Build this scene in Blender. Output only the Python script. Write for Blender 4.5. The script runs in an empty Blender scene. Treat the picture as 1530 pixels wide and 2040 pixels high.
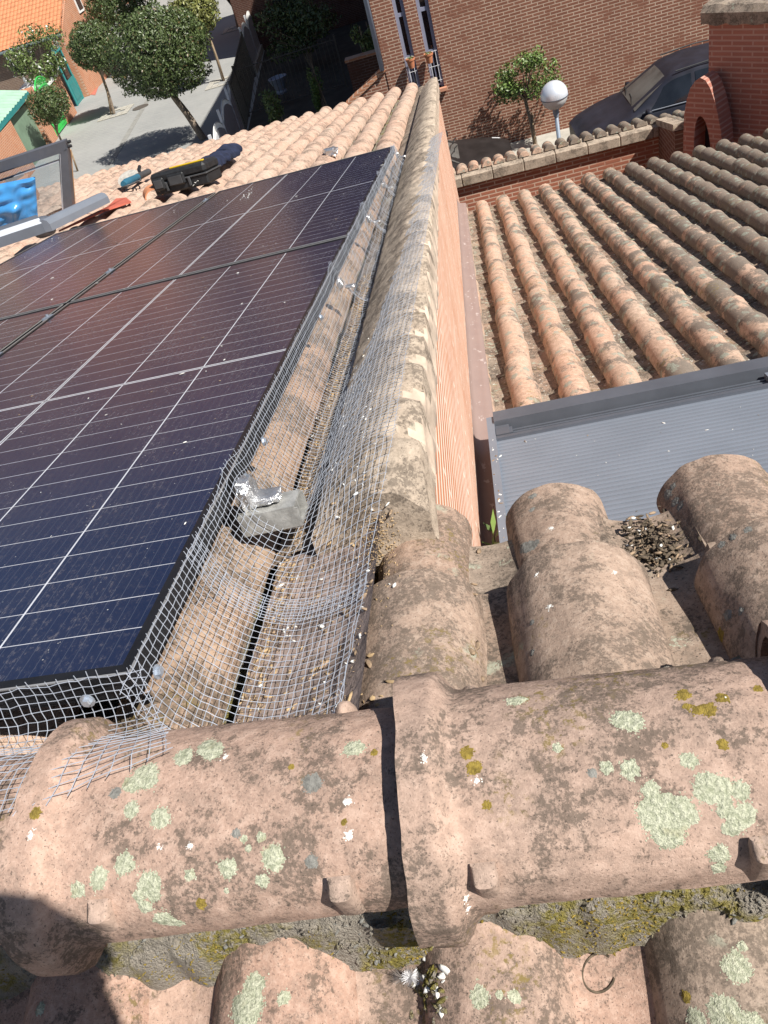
import bpy, bmesh, math, random
from mathutils import Vector, Matrix, noise
from mathutils.bvhtree import BVHTree
R_ = math.radians
rng = random.Random(7)
scene = bpy.context.scene

# ------------------------------------------------------------------ camera, sky, sun, exposure
CAM_POS = Vector((0.49737, -0.57176, 0.68223))
CAM_R = Vector((0.96770527, 0.01148513, -0.25182258))     # image right
CAM_D = Vector((-0.17849782, -0.67417222, -0.71668009))   # image down
CAM_F = Vector((-0.17800296, 0.73848488, -0.65034993))    # view direction
FPX = 1595.28                                             # focal length for a 1530 px wide frame
cam_data = bpy.data.cameras.new('camera')
cam = bpy.data.objects.new('camera', cam_data)
scene.collection.objects.link(cam)
cam.matrix_world = Matrix(((CAM_R.x, -CAM_D.x, -CAM_F.x, CAM_POS.x),
                           (CAM_R.y, -CAM_D.y, -CAM_F.y, CAM_POS.y),
                           (CAM_R.z, -CAM_D.z, -CAM_F.z, CAM_POS.z), (0, 0, 0, 1)))
cam_data.sensor_fit = 'HORIZONTAL'
cam_data.sensor_width = 36.0
cam_data.lens = 36.0 * FPX / 1530.0
cam_data.clip_start = 0.01
cam_data.clip_end = 2000
scene.camera = cam

SUN = Vector((0.78, -0.435, 1.07)).normalized()            # towards the sun
world = bpy.data.worlds.new('World')
scene.world = world
world.use_nodes = True
wn = world.node_tree.nodes
sky = wn.new('ShaderNodeTexSky')
sky.sky_type = 'NISHITA'
sky.sun_disc = False
sky.sun_elevation = math.asin(SUN.z)
sky.sun_rotation = math.atan2(SUN.x, SUN.y)
sky.air_density = 1.0
sky.dust_density = 0.6
bg = wn['Background']
bg.inputs['Strength'].default_value = 0.052
world.node_tree.links.new(sky.outputs[0], bg.inputs[0])
sun_data = bpy.data.lights.new('sun', 'SUN')
sun_data.energy = 5.0
sun_data.angle = R_(0.53)
sun_data.color = (1.0, 0.95, 0.87)
sun = bpy.data.objects.new('sun', sun_data)
scene.collection.objects.link(sun)
sun.rotation_euler = (-SUN).to_track_quat('-Z', 'Y').to_euler()
sun.location = (20, -15, 30)
scene.view_settings.view_transform = 'Standard'
scene.view_settings.look = 'None'
scene.view_settings.exposure = 0.50
scene.view_settings.gamma = 1.0
scene.cycles.max_bounces = 6
scene.cycles.diffuse_bounces = 3
scene.cycles.glossy_bounces = 3
scene.cycles.transparent_max_bounces = 12

# ------------------------------------------------------------------ helpers
def ray(x, y):
    return CAM_R * ((x - 765) / FPX) + CAM_D * ((y - 1020) / FPX) + CAM_F
def onplane(x, y, n, d):
    r = ray(x, y); n = Vector(n)
    return CAM_POS + r * ((d - n.dot(CAM_POS)) / n.dot(r))
def onX(x, y, v): return onplane(x, y, (1, 0, 0), v)
def onY(x, y, v): return onplane(x, y, (0, 1, 0), v)
def onZ(x, y, v): return onplane(x, y, (0, 0, 1), v)
def nrm(a): return Vector((0, math.sin(R_(a)), math.cos(R_(a))))
class Frame:
    """a frame: origin + three axes (x across, u down the slope, h off the surface)"""
    def __init__(s, o, X, U, H): s.o = Vector(o); s.X = Vector(X); s.U = Vector(U); s.H = Vector(H)
    def __call__(s, x, u, h=0.0): return s.o + s.X * x + s.U * u + s.H * h
    def at(s, px, py, h=0.0): return onplane(px, py, s.H, s.H.dot(s.o) + h)
    def inv(s, p): d = p - s.o; return (d.dot(s.X), d.dot(s.U), d.dot(s.H))
def slope(ang, off=0.0):
    n = nrm(ang); U = Vector((0, math.cos(R_(ang)), -math.sin(R_(ang))))
    return Frame(n * off, (1, 0, 0), U, n)
PANEL = Frame((0, 0, 0), (0.99971415, -0.02390873, 0), (0.02346946, 0.98134658, -0.190809), (0.004562, 0.19075445, 0.98162718))
LEFT = slope(11.0)          # the roof under the panels
RIGHT = slope(13.0, -0.98)  # the lower roof of the next house
NEAR = slope(12.0, -0.13)   # the short tiles beside the ridge
BACK = Frame(nrm(-12.0) * -0.128, (1, 0, 0), (0, -math.cos(R_(12)), -math.sin(R_(12))), (0, -math.sin(R_(12)), math.cos(R_(12))))
GZ = -6.5                   # street level

class MB:
    def __init__(s): s.v = []; s.f = []; s.m = []; s.r = []; s.uv = None
    def vert(s, p): s.v.append(tuple(p)); return len(s.v) - 1
    def face(s, idx, m=0, r=0.5): s.f.append(tuple(idx)); s.m.append(m); s.r.append(r)
    def poly(s, pts, m=0, r=0.5):
        b = len(s.v); s.v.extend(tuple(p) for p in pts); s.face(range(b, b + len(pts)), m, r)
    def grid(s, P, m=0, r=0.5, closed=False):
        """P: list of rows of points"""
        b = len(s.v); nr = len(P); nc = len(P[0])
        for row in P: s.v.extend(tuple(p) for p in row)
        for i in range(nr - 1):
            for j in range(nc if closed else nc - 1):
                k = (j + 1) % nc
                s.face((b + i * nc + j, b + i * nc + k, b + (i + 1) * nc + k, b + (i + 1) * nc + j), m, r)
    def box(s, o, a, b, c, m=0, r=0.5):
        """corner o and three edge vectors"""
        o = Vector(o); a = Vector(a); b = Vector(b); c = Vector(c)
        if a.cross(b).dot(c) < 0: a, b = b, a
        p = [o, o + a, o + a + b, o + b, o + c, o + a + c, o + a + b + c, o + b + c]
        q = len(s.v); s.v.extend(tuple(x) for x in p)
        for f in ((3, 2, 1, 0), (4, 5, 6, 7), (0, 1, 5, 4), (1, 2, 6, 5), (2, 3, 7, 6), (3, 0, 4, 7)):
            s.face([q + i for i in f], m, r)
    def cbox(s, c, sx, sy, sz, m=0, rot=0.0, r=0.5):
        ca, sa = math.cos(rot), math.sin(rot)
        a = Vector((ca, sa, 0)) * sx; b = Vector((-sa, ca, 0)) * sy; d = Vector((0, 0, sz))
        s.box(Vector(c) - a / 2 - b / 2 - d / 2, a, b, d, m, r)
    def prism(s, pts, d, m=0, r=0.5):
        pts = [Vector(p) for p in pts]; d = Vector(d); n = len(pts)
        nn = Vector((0, 0, 0))
        for i in range(n):
            a, b = pts[i], pts[(i + 1) % n]; nn += a.cross(b)
        if nn.dot(d) > 0: pts = pts[::-1]
        b = len(s.v); s.v.extend(tuple(p) for p in pts); s.v.extend(tuple(p + d) for p in pts)
        s.face(range(b, b + n), m, r); s.face(range(b + 2 * n - 1, b + n - 1, -1), m, r)
        for i in range(n):
            j = (i + 1) % n
            s.face((b + j, b + i, b + n + i, b + n + j), m, r)
    def tube(s, pts, rad, n=8, m=0, r=0.5, cap=True):
        pts = [Vector(p) for p in pts]
        if not hasattr(rad, '__len__'): rad = [rad] * len(pts)
        rows = []; ref = None
        for i, p in enumerate(pts):
            t = (pts[min(i + 1, len(pts) - 1)] - pts[max(i - 1, 0)]).normalized()
            if ref is None: ref = t.orthogonal().normalized()
            ref = (ref - t * ref.dot(t)).normalized(); bt = t.cross(ref)
            rows.append([p + (ref * math.cos(2 * math.pi * k / n) + bt * math.sin(2 * math.pi * k / n)) * rad[i] for k in range(n)])
        b = len(s.v); s.grid(rows, m, r, closed=True)
        if cap:
            s.face([b + k for k in range(n)][::-1], m, r)
            e = b + (len(pts) - 1) * n; s.face([e + k for k in range(n)], m, r)
    def lathe(s, o, prof, n=16, m=0, r=0.5, ax=Vector((0, 0, 1)), x=None):
        ax = Vector(ax).normalized(); x = (x or ax.orthogonal()).normalized(); y = ax.cross(x); o = Vector(o)
        s.grid([[o + ax * z + (x * math.cos(2 * math.pi * k / n) + y * math.sin(2 * math.pi * k / n)) * max(q, 1e-4) for k in range(n)] for q, z in prof], m, r, closed=True)
    def wire(s, a, b, w, m=0):
        a = Vector(a); b = Vector(b); t = b - a
        if t.length < 1e-6: return
        t.normalize(); x = t.orthogonal().normalized(); y = t.cross(x)
        q = len(s.v)
        for p in (a, b):
            for k in range(4):
                an = math.pi / 2 * k; s.v.append(tuple(p + (x * math.cos(an) + y * math.sin(an)) * w))
        for k in range(4):
            j = (k + 1) % 4; s.face((q + k, q + j, q + 4 + j, q + 4 + k), m)
    def build(s, name, mats, parent=None, smooth=False, rnd=False):
        me = bpy.data.meshes.new(name); me.from_pydata(s.v, [], s.f); 
        if not isinstance(mats, (list, tuple)): mats = [mats]
        for m in mats: me.materials.append(m)
        if len(mats) > 1: me.polygons.foreach_set('material_index', s.m)
        if rnd:
            at = me.attributes.new('rnd', 'FLOAT', 'FACE'); at.data.foreach_set('value', s.r)
        if smooth is not False:
            me.polygons.foreach_set('use_smooth', [True] * len(me.polygons))
            if smooth is not True: me.set_sharp_from_angle(angle=R_(smooth))
        me.update()
        o = bpy.data.objects.new(name, me); scene.collection.objects.link(o)
        if parent is not None: o.parent = parent
        return o
def tag(o, label=None, cat=None, group=None, kind=None):
    if label: o['label'] = label
    if cat: o['category'] = cat
    if group: o['group'] = group
    if kind: o['kind'] = kind
    return o
def thing(name, label, cat, group=None):
    o = bpy.data.objects.new(name, None); scene.collection.objects.link(o)
    o.empty_display_size = 0.05
    return tag(o, label, cat, group)
def nz(p, sc=1.0): return noise.noise(Vector(p) * sc)
def fbm(p, sc=1.0, o=4): return noise.fractal(Vector(p) * sc, 1.0, 2.0, o)

# ------------------------------------------------------------------ materials
class G:
    def __init__(s, name):
        s.mat = bpy.data.materials.new(name); s.mat.use_nodes = True
        s.t = s.mat.node_tree; s.b = s.t.nodes['Principled BSDF']; s.out = s.t.nodes['Material Output']
        s.co = s.t.nodes.new('ShaderNodeTexCoord').outputs['Object']
    def n(s, typ, **kw):
        o = s.t.nodes.new(typ)
        for k, v in kw.items(): setattr(o, k, v)
        return o
    def put(s, node, key, val):
        i = node.inputs[key]
        if hasattr(val, 'links') or hasattr(val, 'is_output'): s.t.links.new(val, i)
        else:
            if i.type == 'RGBA' and len(val) == 3: val = (*val, 1)
            i.default_value = val
    def noise(s, scale, detail=4, rough=0.6, co=None, out='Fac', dist=0.0):
        o = s.n('ShaderNodeTexNoise'); s.put(o, 'Vector', co or s.co); s.put(o, 'Scale', scale); s.put(o, 'Detail', detail); s.put(o, 'Roughness', rough); s.put(o, 'Distortion', dist)
        return o.outputs[out]
    def vor(s, scale, co=None, out='Distance', rnd=1.0):
        o = s.n('ShaderNodeTexVoronoi'); s.put(o, 'Vector', co or s.co); s.put(o, 'Scale', scale); s.put(o, 'Randomness', rnd); return o.outputs[out]
    def ramp(s, fac, lo, hi, a=0.0, b=1.0):
        o = s.n('ShaderNodeMapRange'); o.interpolation_type = 'SMOOTHSTEP'
        for k, v in (('Value', fac), ('From Min', lo), ('From Max', hi), ('To Min', a), ('To Max', b)): s.put(o, k, v)
        return o.outputs[0]
    def mix(s, f, a, b):
        o = s.n('ShaderNodeMix'); o.data_type = 'RGBA'
        s.put(o, 0, f); s.put(o, 6, a); s.put(o, 7, b); return o.outputs[2]
    def math(s, op, a, b=0.0):
        o = s.n('ShaderNodeMath'); o.operation = op; s.put(o, 0, a); s.put(o, 1, b); return o.outputs[0]
    def attr(s, name):
        o = s.n('ShaderNodeAttribute'); o.attribute_name = name; return o.outputs['Fac']
    def mapping(s, scale=(1, 1, 1), rot=(0, 0, 0), loc=(0, 0, 0), co=None):
        o = s.n('ShaderNodeMapping'); s.put(o, 'Vector', co or s.co); o.inputs['Scale'].default_value = scale; o.inputs['Rotation'].default_value = rot; o.inputs['Location'].default_value = loc
        return o.outputs[0]
    def bump(s, h, strength=0.3, dist=0.01):
        o = s.n('ShaderNodeBump'); s.put(o, 'Height', h); s.put(o, 'Strength', strength); s.put(o, 'Distance', dist); s.t.links.new(o.outputs[0], s.b.inputs['Normal'])
    def set(s, **kw):
        names = {'col': 'Base Color', 'rough': 'Roughness', 'metal': 'Metallic', 'spec': 'Specular IOR Level', 'trans': 'Transmission Weight', 'coat': 'Coat Weight', 'alpha': 'Alpha', 'ior': 'IOR'}
        for k, v in kw.items(): s.put(s.b, names[k], v)
        return s
def plain(name, col, rough=0.6, metal=0.0, var=0.15, scale=8.0, bump=0.0, spec=0.4):
    g = G(name)
    f = g.noise(scale, 5)
    c2 = tuple(min(1, c * (1 + var)) for c in col); c1 = tuple(c * (1 - var) for c in col)
    g.set(col=g.mix(g.ramp(f, .3, .7), c1, c2), rough=rough, metal=metal, spec=spec)
    if bump: g.bump(g.noise(scale * 6, 4), bump, 0.005)
    return g.mat
def tile_mat(name, a, b, dark=0.5, lich=0.55, yel=0.68, grime=(0.085, 0.07, 0.057), sc=1.0, darkw=1.0, lcol=(0.40, 0.42, 0.33), fleck=0.0, lichsc=16, gradx=None, crust=1.0):
    g = G(name)
    rnd = g.attr('rnd')
    big = g.noise(7 * sc, 4, .6)
    base = g.mix(g.ramp(big, .32, .68), a, b)
    base = g.mix(g.math('MULTIPLY', rnd, .62), base, tuple(x * y for x, y in zip(a, (1.02, .78, .70))))
    # mottled firing skin: pale worn patches and fine grain
    mot = g.noise(42 * sc, 6, .72)
    base = g.mix(g.ramp(mot, .50, .62, 0, .42), base, tuple(min(.8, x * 1.30 + .02) for x in a))
    base = g.mix(g.ramp(mot, .50, .38, 0, .40), base, tuple(x * .62 for x in b))
    fine = g.noise(190 * sc, 4, .75)
    base = g.mix(g.ramp(fine, .46, .62, 0, .30), base, tuple(min(.8, x * 1.30) for x in a))
    # grey-black crust: broad zones broken up by fine speckle
    zn = g.noise(6.5 * sc, 4, .6)
    if gradx:   # weathering that grows towards the right side of the roof
        sx = g.n('ShaderNodeSeparateXYZ'); g.put(sx, 0, g.co); zn = g.math('ADD', zn, g.ramp(sx.outputs[0], *gradx))
    zone = g.ramp(zn, dark - .10, dark + .14)
    grain = g.math('ADD', g.math('MULTIPLY', g.noise(120 * sc, 5, .78), .6), g.math('MULTIPLY', g.noise(34 * sc, 4, .7), .4))
    m1 = g.ramp(g.math('ADD', grain, g.math('MULTIPLY', zone, .14 * crust)), .570, .67, 0, .84 * darkw)
    col = g.mix(m1, base, grime)
    haze_ = g.math('MULTIPLY', zone, min(.6, .24 * darkw * crust))
    col = g.mix(haze_, col, tuple(x * 2.0 for x in grime))
    sp = g.ramp(g.noise(260 * sc, 2, .5), .63, .69, 0, .75 * darkw)
    col = g.mix(sp, col, (.055, .048, .042))
    wob = g.noise(60 * sc, 4, .7, out='Color')
    o = g.n('ShaderNodeMix'); o.data_type = 'RGBA'; g.put(o, 0, .05 / sc ** .5); g.put(o, 6, g.co); g.put(o, 7, wob)
    wc = o.outputs[2]
    v = g.vor(lichsc * sc, wc)
    gate = g.ramp(g.noise(4.5 * sc, 3, .6), lich, lich + .10)
    lm = g.math('MULTIPLY', g.ramp(v, .36, .27), g.math('MULTIPLY', gate, g.ramp(g.noise(150 * sc, 3, .7), .36, .5, .25, 1)))
    lc = g.mix(g.noise(120 * sc, 3), tuple(x * .7 for x in lcol), tuple(x * 1.2 for x in lcol))
    col = g.mix(g.math('MULTIPLY', lm, .9), col, lc)
    y = g.math('MULTIPLY', g.ramp(g.noise(60 * sc, 5, .75), .52, .62), g.ramp(g.noise(3.6 * sc, 3, .5), yel, yel + .10))
    col = g.mix(g.math('MULTIPLY', y, .7), col, (.22, .165, .045))
    if fleck:
        fl = g.ramp(g.noise(55 * sc, 2, .4), .74 - fleck, .77 - fleck)
        col = g.mix(fl, col, (.55, .55, .5))
    g.set(col=col, rough=.95, spec=.10)
    h = g.math('ADD', g.math('MULTIPLY', fine, .45), g.math('ADD', g.math('MULTIPLY', lm, .5), g.math('MULTIPLY', mot, .9)))
    g.bump(h, .5, .0045)
    return g.mat
def brick_mat(name, c1, c2, mortar, axes=(0, 2), bw=.25, bh=.065, mw=.011, streak=0.0, off=.5, rot=None, patch=.62):
    g = G(name)
    co = g.co
    if rot is not None: co = g.mapping(rot=(0, 0, rot))
    sep = g.n('ShaderNodeSeparateXYZ'); g.put(sep, 0, co)
    cmb = g.n('ShaderNodeCombineXYZ'); g.put(cmb, 0, sep.outputs[axes[0]]); g.put(cmb, 1, sep.outputs[axes[1]])
    o = g.n('ShaderNodeTexBrick'); o.offset = off
    g.put(o, 'Vector', cmb.outputs[0]); g.put(o, 'Color1', c1); g.put(o, 'Color2', c2); g.put(o, 'Mortar', mortar)
    g.put(o, 'Scale', 1.0); g.put(o, 'Mortar Size', mw); g.put(o, 'Brick Width', bw); g.put(o, 'Row Height', bh); g.put(o, 'Mortar Smooth', .3); g.put(o, 'Bias', -.1)
    big = g.noise(1.3, 4, .6)
    col = g.mix(g.ramp(big, .3, .75, 0, .30), o.outputs['Color'], tuple(x * .62 for x in c1))
    # repointed patches where the joint nearly vanishes
    pt = g.ramp(g.noise(2.6, 3, .5), .56, .64, 0, patch)
    col = g.mix(pt, col, tuple((x + y) / 2 for x, y in zip(c1, c2)))
    col = g.mix(g.ramp(g.noise(45, 4, .7), .55, .75, 0, .25), col, tuple(min(.8, x * 1.5) for x in c2))
    if streak:
        s2 = g.ramp(g.noise(6, 5, .7, co=g.mapping(scale=(1, .5, 9))), .5, .62, 0, streak)
        col = g.mix(s2, col, (.70, .56, .46))
    g.set(col=col, rough=.9, spec=.2)
    g.bump(g.math('SUBTRACT', 1.0, o.outputs['Fac']), .5, .006)
    return g.mat

M = {}
M['tile_ridge'] = tile_mat('ridge_terracotta', (.445, .325, .262), (.335, .255, .21), dark=.48, lich=.72, yel=.56, sc=1.6, darkw=.86)
M['tile_near'] = tile_mat('near_terracotta', (.41, .32, .255), (.28, .228, .185), dark=.425, lich=.60, yel=.58, sc=1.5, darkw=.75)
M['tile_left'] = tile_mat('left_roof_terracotta', (.535, .41, .325), (.47, .335, .26), dark=.52, lich=.62, yel=.70, sc=1.1, darkw=.75, fleck=.0)
M['tile_right'] = tile_mat('right_roof_terracotta', (.53, .39, .30), (.43, .315, .24), dark=.545, gradx=(.6, 3.0, 0, .25), crust=1.5, lich=.38, grime=(.115, .103, .088), lcol=(.33, .35, .29), yel=.56, sc=.9, darkw=.92)
M['tile_tan'] = tile_mat('dirty_tan_terracotta', (.385, .29, .215), (.30, .225, .17), dark=.46, lich=.7, yel=.6, sc=1.3, darkw=.9)
M['tile_grey'] = tile_mat('weathered_terracotta', (.34, .275, .22), (.25, .205, .165), dark=.47, lich=.55, yel=.6, sc=1.2)
M['channel'] = tile_mat('channel_terracotta', (.38, .30, .235), (.25, .205, .165), dark=.45, lich=.44, yel=.55, sc=1.1, fleck=.07, lichsc=22)
M['coping'] = tile_mat('coping_mortar', (.46, .38, .30), (.36, .29, .228), dark=.49, lich=.66, yel=.60, sc=1.0, darkw=.78)
M['plaster'] = plain('pale_mortar', (.53, .425, .335), .9, var=.25, scale=14, bump=.3)
def mortar_mat():
    g = G('mossy_mortar')
    base = g.mix(g.noise(60, 5, .7), (.24, .215, .18), (.50, .45, .385))
    moss = g.math('MULTIPLY', g.ramp(g.noise(11, 4, .6), .44, .6), g.ramp(g.noise(110, 3, .7), .36, .56))
    col = g.mix(moss, base, g.mix(g.noise(50, 3), (.15, .135, .035), (.40, .335, .095)))
    g.set(col=col, rough=.97, spec=.1); g.bump(g.math('ADD', g.noise(95, 5, .75), g.noise(300, 3, .7)), .9, .012); return g.mat
M['mortar'] = mortar_mat()
M['lead'] = plain('lead_flashing', (.275, .215, .19), .85, var=.30, scale=16, bump=.5, spec=.2)
def lead_side():
    g = G('painted_flashing')
    base = g.mix(g.noise(5, 4), (.25, .18, .165), (.33, .24, .21))
    col = g.mix(g.ramp(g.noise(30, 5, .7, co=g.mapping(scale=(1, .35, 1))), .60, .66, 0, .55), base, (.62, .55, .52))
    g.set(col=col, rough=.7); g.bump(g.noise(60, 4), .3, .004); return g.mat
M['lead_side'] = lead_side()
M['brick_far'] = brick_mat('brown_facing_brick', (.255, .112, .074), (.21, .09, .06), (.52, .39, .30))
M['brick_shaded'] = brick_mat('shaded_red_brick', (.11, .05, .036), (.09, .04, .03), (.17, .12, .10))  # brick colour lowered so the yard's shade looks deeper
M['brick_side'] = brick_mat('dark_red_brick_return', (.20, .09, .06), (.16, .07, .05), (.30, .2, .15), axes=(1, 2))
M['brick_red'] = brick_mat('red_patio_brick', (.40, .155, .095), (.33, .125, .08), (.60, .44, .34))
M['brick_orange'] = brick_mat('orange_pillar_brick', (.50, .22, .12), (.43, .19, .11), (.55, .38, .28), axes=(1, 2))
M['brick_orange_x'] = brick_mat('orange_front_brick', (.46, .21, .12), (.40, .18, .10), (.55, .40, .3))
M['brick_wall_y'] = brick_mat('limewashed_party_brick', (.60, .235, .115), (.54, .20, .10), (.86, .74, .62), axes=(1, 2), bw=.9, bh=.036, mw=.0085, streak=.6, patch=.25)
M['brick_tower'] = brick_mat('red_tower_brick', (.44, .19, .14), (.38, .16, .12), (.52, .32, .26), axes=(0, 2), bh=.055, rot=R_(50))
M['alu'] = plain('anthracite_aluminium', (.135, .15, .18), .42, metal=.35, var=.10, scale=6, bump=.05)
M['alu_light'] = plain('grey_shutter_aluminium', (.225, .255, .305), .5, metal=.25, var=.05, scale=4, bump=.0)
M['rail_alu'] = plain('mill_finish_rail', (.40, .40, .385), .5, metal=.35, var=.25, scale=50, bump=.25)
M['alu_dark'] = plain('dark_gasket', (.03, .032, .036), .6)
M['frame_black'] = plain('black_anodised_frame', (.018, .018, .02), .32, metal=.4, var=.2, scale=20)
M['steel'] = plain('galvanised_wire', (.56, .61, .70), .34, metal=.35, var=.08, scale=60)
M['zinc'] = plain('zinc_bolt', (.58, .64, .72), .28, metal=.7, var=.1, scale=60)
M['foil'] = plain('silver_foil', (.80, .80, .80), .28, metal=.9, var=.08, scale=40, bump=.5)
M['line'] = plain('cell_gap', (.55, .57, .62), .35, var=.08, scale=30)
M['lip'] = plain('frame_edge_glint', (.42, .42, .42), .35, metal=.5, var=.1, scale=20)  # pale grey painted in for light reflected off the frame lip
def cell_mat():
    g = G('monocrystalline_cell')
    uv = g.n('ShaderNodeUVMap'); sep = g.n('ShaderNodeSeparateXYZ'); g.put(sep, 0, uv.outputs[0])
    fx = g.math('FRACT', g.math('DIVIDE', sep.outputs[0], .0175))
    ln = g.math('MULTIPLY', g.ramp(g.math('ABSOLUTE', g.math('SUBTRACT', fx, .5)), .045, .025), .30)
    base = g.mix(g.noise(2.2, 3), (.0032, .0075, .030), (.006, .012, .050))
    col = g.mix(ln, base, (.12, .13, .16))
    # rain-washed dust film and specks
    d1 = g.noise(6, 5, .7, co=g.mapping(scale=(1, .45, 1)))
    d2 = g.noise(130, 4, .75, co=g.mapping(scale=(1, .6, 1), rot=(0, 0, .4)))
    dust = g.math('MULTIPLY', g.ramp(d1, .36, .72, .17, 1.0), g.ramp(d2, .50, .72, .03, .34))
    spk = g.math('MULTIPLY', g.ramp(g.vor(75), .11, .05), g.ramp(g.noise(21, 2), .54, .62))
    col = g.mix(dust, col, (.32, .29, .28))
    col = g.mix(g.math('MULTIPLY', spk, .8), col, (.62, .6, .55))
    g.set(col=col, rough=g.ramp(dust, 0, .5, .23, .55), spec=.85); g.put(g.b, 'IOR', 1.5)
    return g.mat
M['cell'] = cell_mat()
def glass(name, tint=(.85, .9, .93), rough=0.02, dirt=.25):
    g = G(name)
    tr = g.n('ShaderNodeBsdfTransparent'); g.put(tr, 0, tint)
    gl = g.n('ShaderNodeBsdfGlossy'); g.put(gl, 'Roughness', rough)
    df = g.n('ShaderNodeBsdfDiffuse'); g.put(df, 0, (.5, .52, .55))
    m0 = g.n('ShaderNodeMixShader'); g.put(m0, 0, g.ramp(g.noise(6, 5, .7), .35, .75, dirt * .4, dirt)); g.t.links.new(tr.outputs[0], m0.inputs[1]); g.t.links.new(df.outputs[0], m0.inputs[2])
    m = g.n('ShaderNodeMixShader'); lw = g.n('ShaderNodeFresnel'); g.put(lw, 'IOR', 1.5)
    g.t.links.new(lw.outputs[0], m.inputs[0]); g.t.links.new(m0.outputs[0], m.inputs[1]); g.t.links.new(gl.outputs[0], m.inputs[2])
    g.t.links.new(m.outputs[0], g.out.inputs[0]); return g.mat
M['glass'] = glass('sash_glass', dirt=.14)
M['dark_glass'] = plain('dark_window_glass', (.012, .014, .018), .06, var=.3, scale=3, spec=.7)
M['frame_blue'] = plain('slate_blue_window_frame', (.27, .285, .38), .5, var=.06)
M['pipe'] = plain('grey_blue_downpipe', (.29, .33, .42), .45, var=.06)
M['terracotta_pot'] = plain('terracotta_pot', (.52, .20, .10), .8, var=.12, scale=20)
M['soil'] = plain('soil', (.10, .075, .04), 1.0, var=.4, scale=50)
def paving():
    g = G('street_paving')
    sep = g.n('ShaderNodeSeparateXYZ'); g.put(sep, 0, g.mapping(rot=(0, 0, R_(8))))
    cmb = g.n('ShaderNodeCombineXYZ'); g.put(cmb, 0, sep.outputs[0]); g.put(cmb, 1, sep.outputs[1])
    o = g.n('ShaderNodeTexBrick'); g.put(o, 'Vector', cmb.outputs[0]); g.put(o, 'Color1', (.335, .34, .33)); g.put(o, 'Color2', (.30, .305, .30)); g.put(o, 'Mortar', (.225, .23, .225))
    g.put(o, 'Scale', 1.0); g.put(o, 'Brick Width', .22); g.put(o, 'Row Height', .11); g.put(o, 'Mortar Size', .008)
    col = g.mix(g.ramp(g.noise(.5, 5, .6), .3, .7, 0, .45), o.outputs['Color'], (.385, .385, .37))
    col = g.mix(g.ramp(g.noise(3, 5, .7), .55, .75, 0, .3), col, (.22, .21, .2))
    g.set(col=col, rough=.9, spec=.2); return g.mat
M['paving'] = paving()
M['concrete'] = plain('pale_concrete', (.44, .42, .37), .9, var=.12, scale=5, bump=.2)
M['gutter_stone'] = plain('gutter_stone', (.27, .268, .25), .9, var=.15, scale=4)
M['asphalt'] = plain('asphalt', (.06, .06, .06), .9, var=.25, scale=4, bump=.3)
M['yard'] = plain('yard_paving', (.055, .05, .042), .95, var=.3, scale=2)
M['red_paving'] = plain('red_paving', (.46, .16, .12), .85, var=.12, scale=6)
M['iron'] = plain('cast_iron', (.10, .088, .075), .8, var=.2, scale=30)
def leaf(name, c):
    g = G(name); f = g.attr('rnd')
    g.set(col=g.mix(f, tuple(x * .55 for x in c), tuple(x * 1.45 for x in c)), rough=.42, spec=.5); return g.mat
M['leaf_dark'] = leaf('privet_leaf', (.078, .112, .038))
M['leaf_mid'] = leaf('shrub_leaf', (.105, .15, .042))
M['leaf_bright'] = leaf('young_leaf', (.12, .19, .045))
M['leaf_brown'] = leaf('dry_leaf', (.13, .095, .045))
M['leaf_yellow'] = leaf('yellowing_leaf', (.19, .20, .06))
M['bark'] = plain('bark', (.24, .19, .145), .95, var=.35, scale=25, bump=.6)
M['stake'] = plain('weathered_stake', (.30, .22, .14), .9, var=.25, scale=15)
M['wood'] = plain('pine_batten', (.56, .34, .16), .7, var=.15, scale=12)
M['green_gate'] = plain('bright_green_paint', (.05, .52, .10), .45, var=.08)
M['teal'] = plain('teal_paint', (.035, .22, .22), .5, var=.1)
M['garage_green'] = plain('grey_green_garage_paint', (.17, .25, .18), .6, var=.12, scale=2)
M['mint'] = plain('mint_corrugated_sheet', (.34, .52, .40), .5, var=.1, scale=2)
M['white'] = plain('white_paint', (.80, .80, .78), .6, var=.04)
M['fence_white'] = plain('off_white_fence_paint', (.62, .63, .66), .5, var=.08)
M['orange_tile'] = plain('orange_roof_tile', (.56, .235, .115), .8, var=.14, scale=6, bump=.1)
M['orange_render'] = plain('orange_render', (.56, .27, .17), .9, var=.08, scale=3)
M['stone'] = brick_mat('brown_stone_facing', (.23, .16, .115), (.19, .13, .10), (.30, .24, .2))
M['dark_roof'] = plain('gutter_metal', (.10, .13, .14), .5, var=.1)
M['car_black'] = plain('dusty_black_paint', (.020, .017, .017), .55, var=.3, scale=3, spec=.25)
M['car_blue'] = plain('dark_navy_paint', (.018, .020, .032), .50, var=.25, scale=3, spec=.28)
M['dusty_glass'] = plain('dusty_windscreen', (.10, .10, .095), .30, var=.35, scale=2.2, spec=.4)
M['rubber'] = plain('tyre_rubber', (.015, .015, .015), .9)
M['chrome'] = plain('chrome_trim', (.7, .7, .7), .2, metal=1.0, var=.05)
M['globe'] = plain('silvered_lamp_dome', (.74, .79, .87), .33, metal=.35, var=.04)
M['globe_low'] = plain('frosted_lamp_bowl', (.60, .61, .62), .35, var=.05)
M['lamp_post'] = plain('grey_blue_post', (.21, .26, .33), .45, var=.08)
M['tool_black'] = plain('black_tool_case', (.018, .019, .021), .5, var=.3, scale=30)
M['tool_grey'] = plain('dark_grey_case_trim', (.06, .062, .066), .5, var=.2)
M['yellow'] = plain('yellow_handle', (.65, .43, .02), .5, var=.08)
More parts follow.
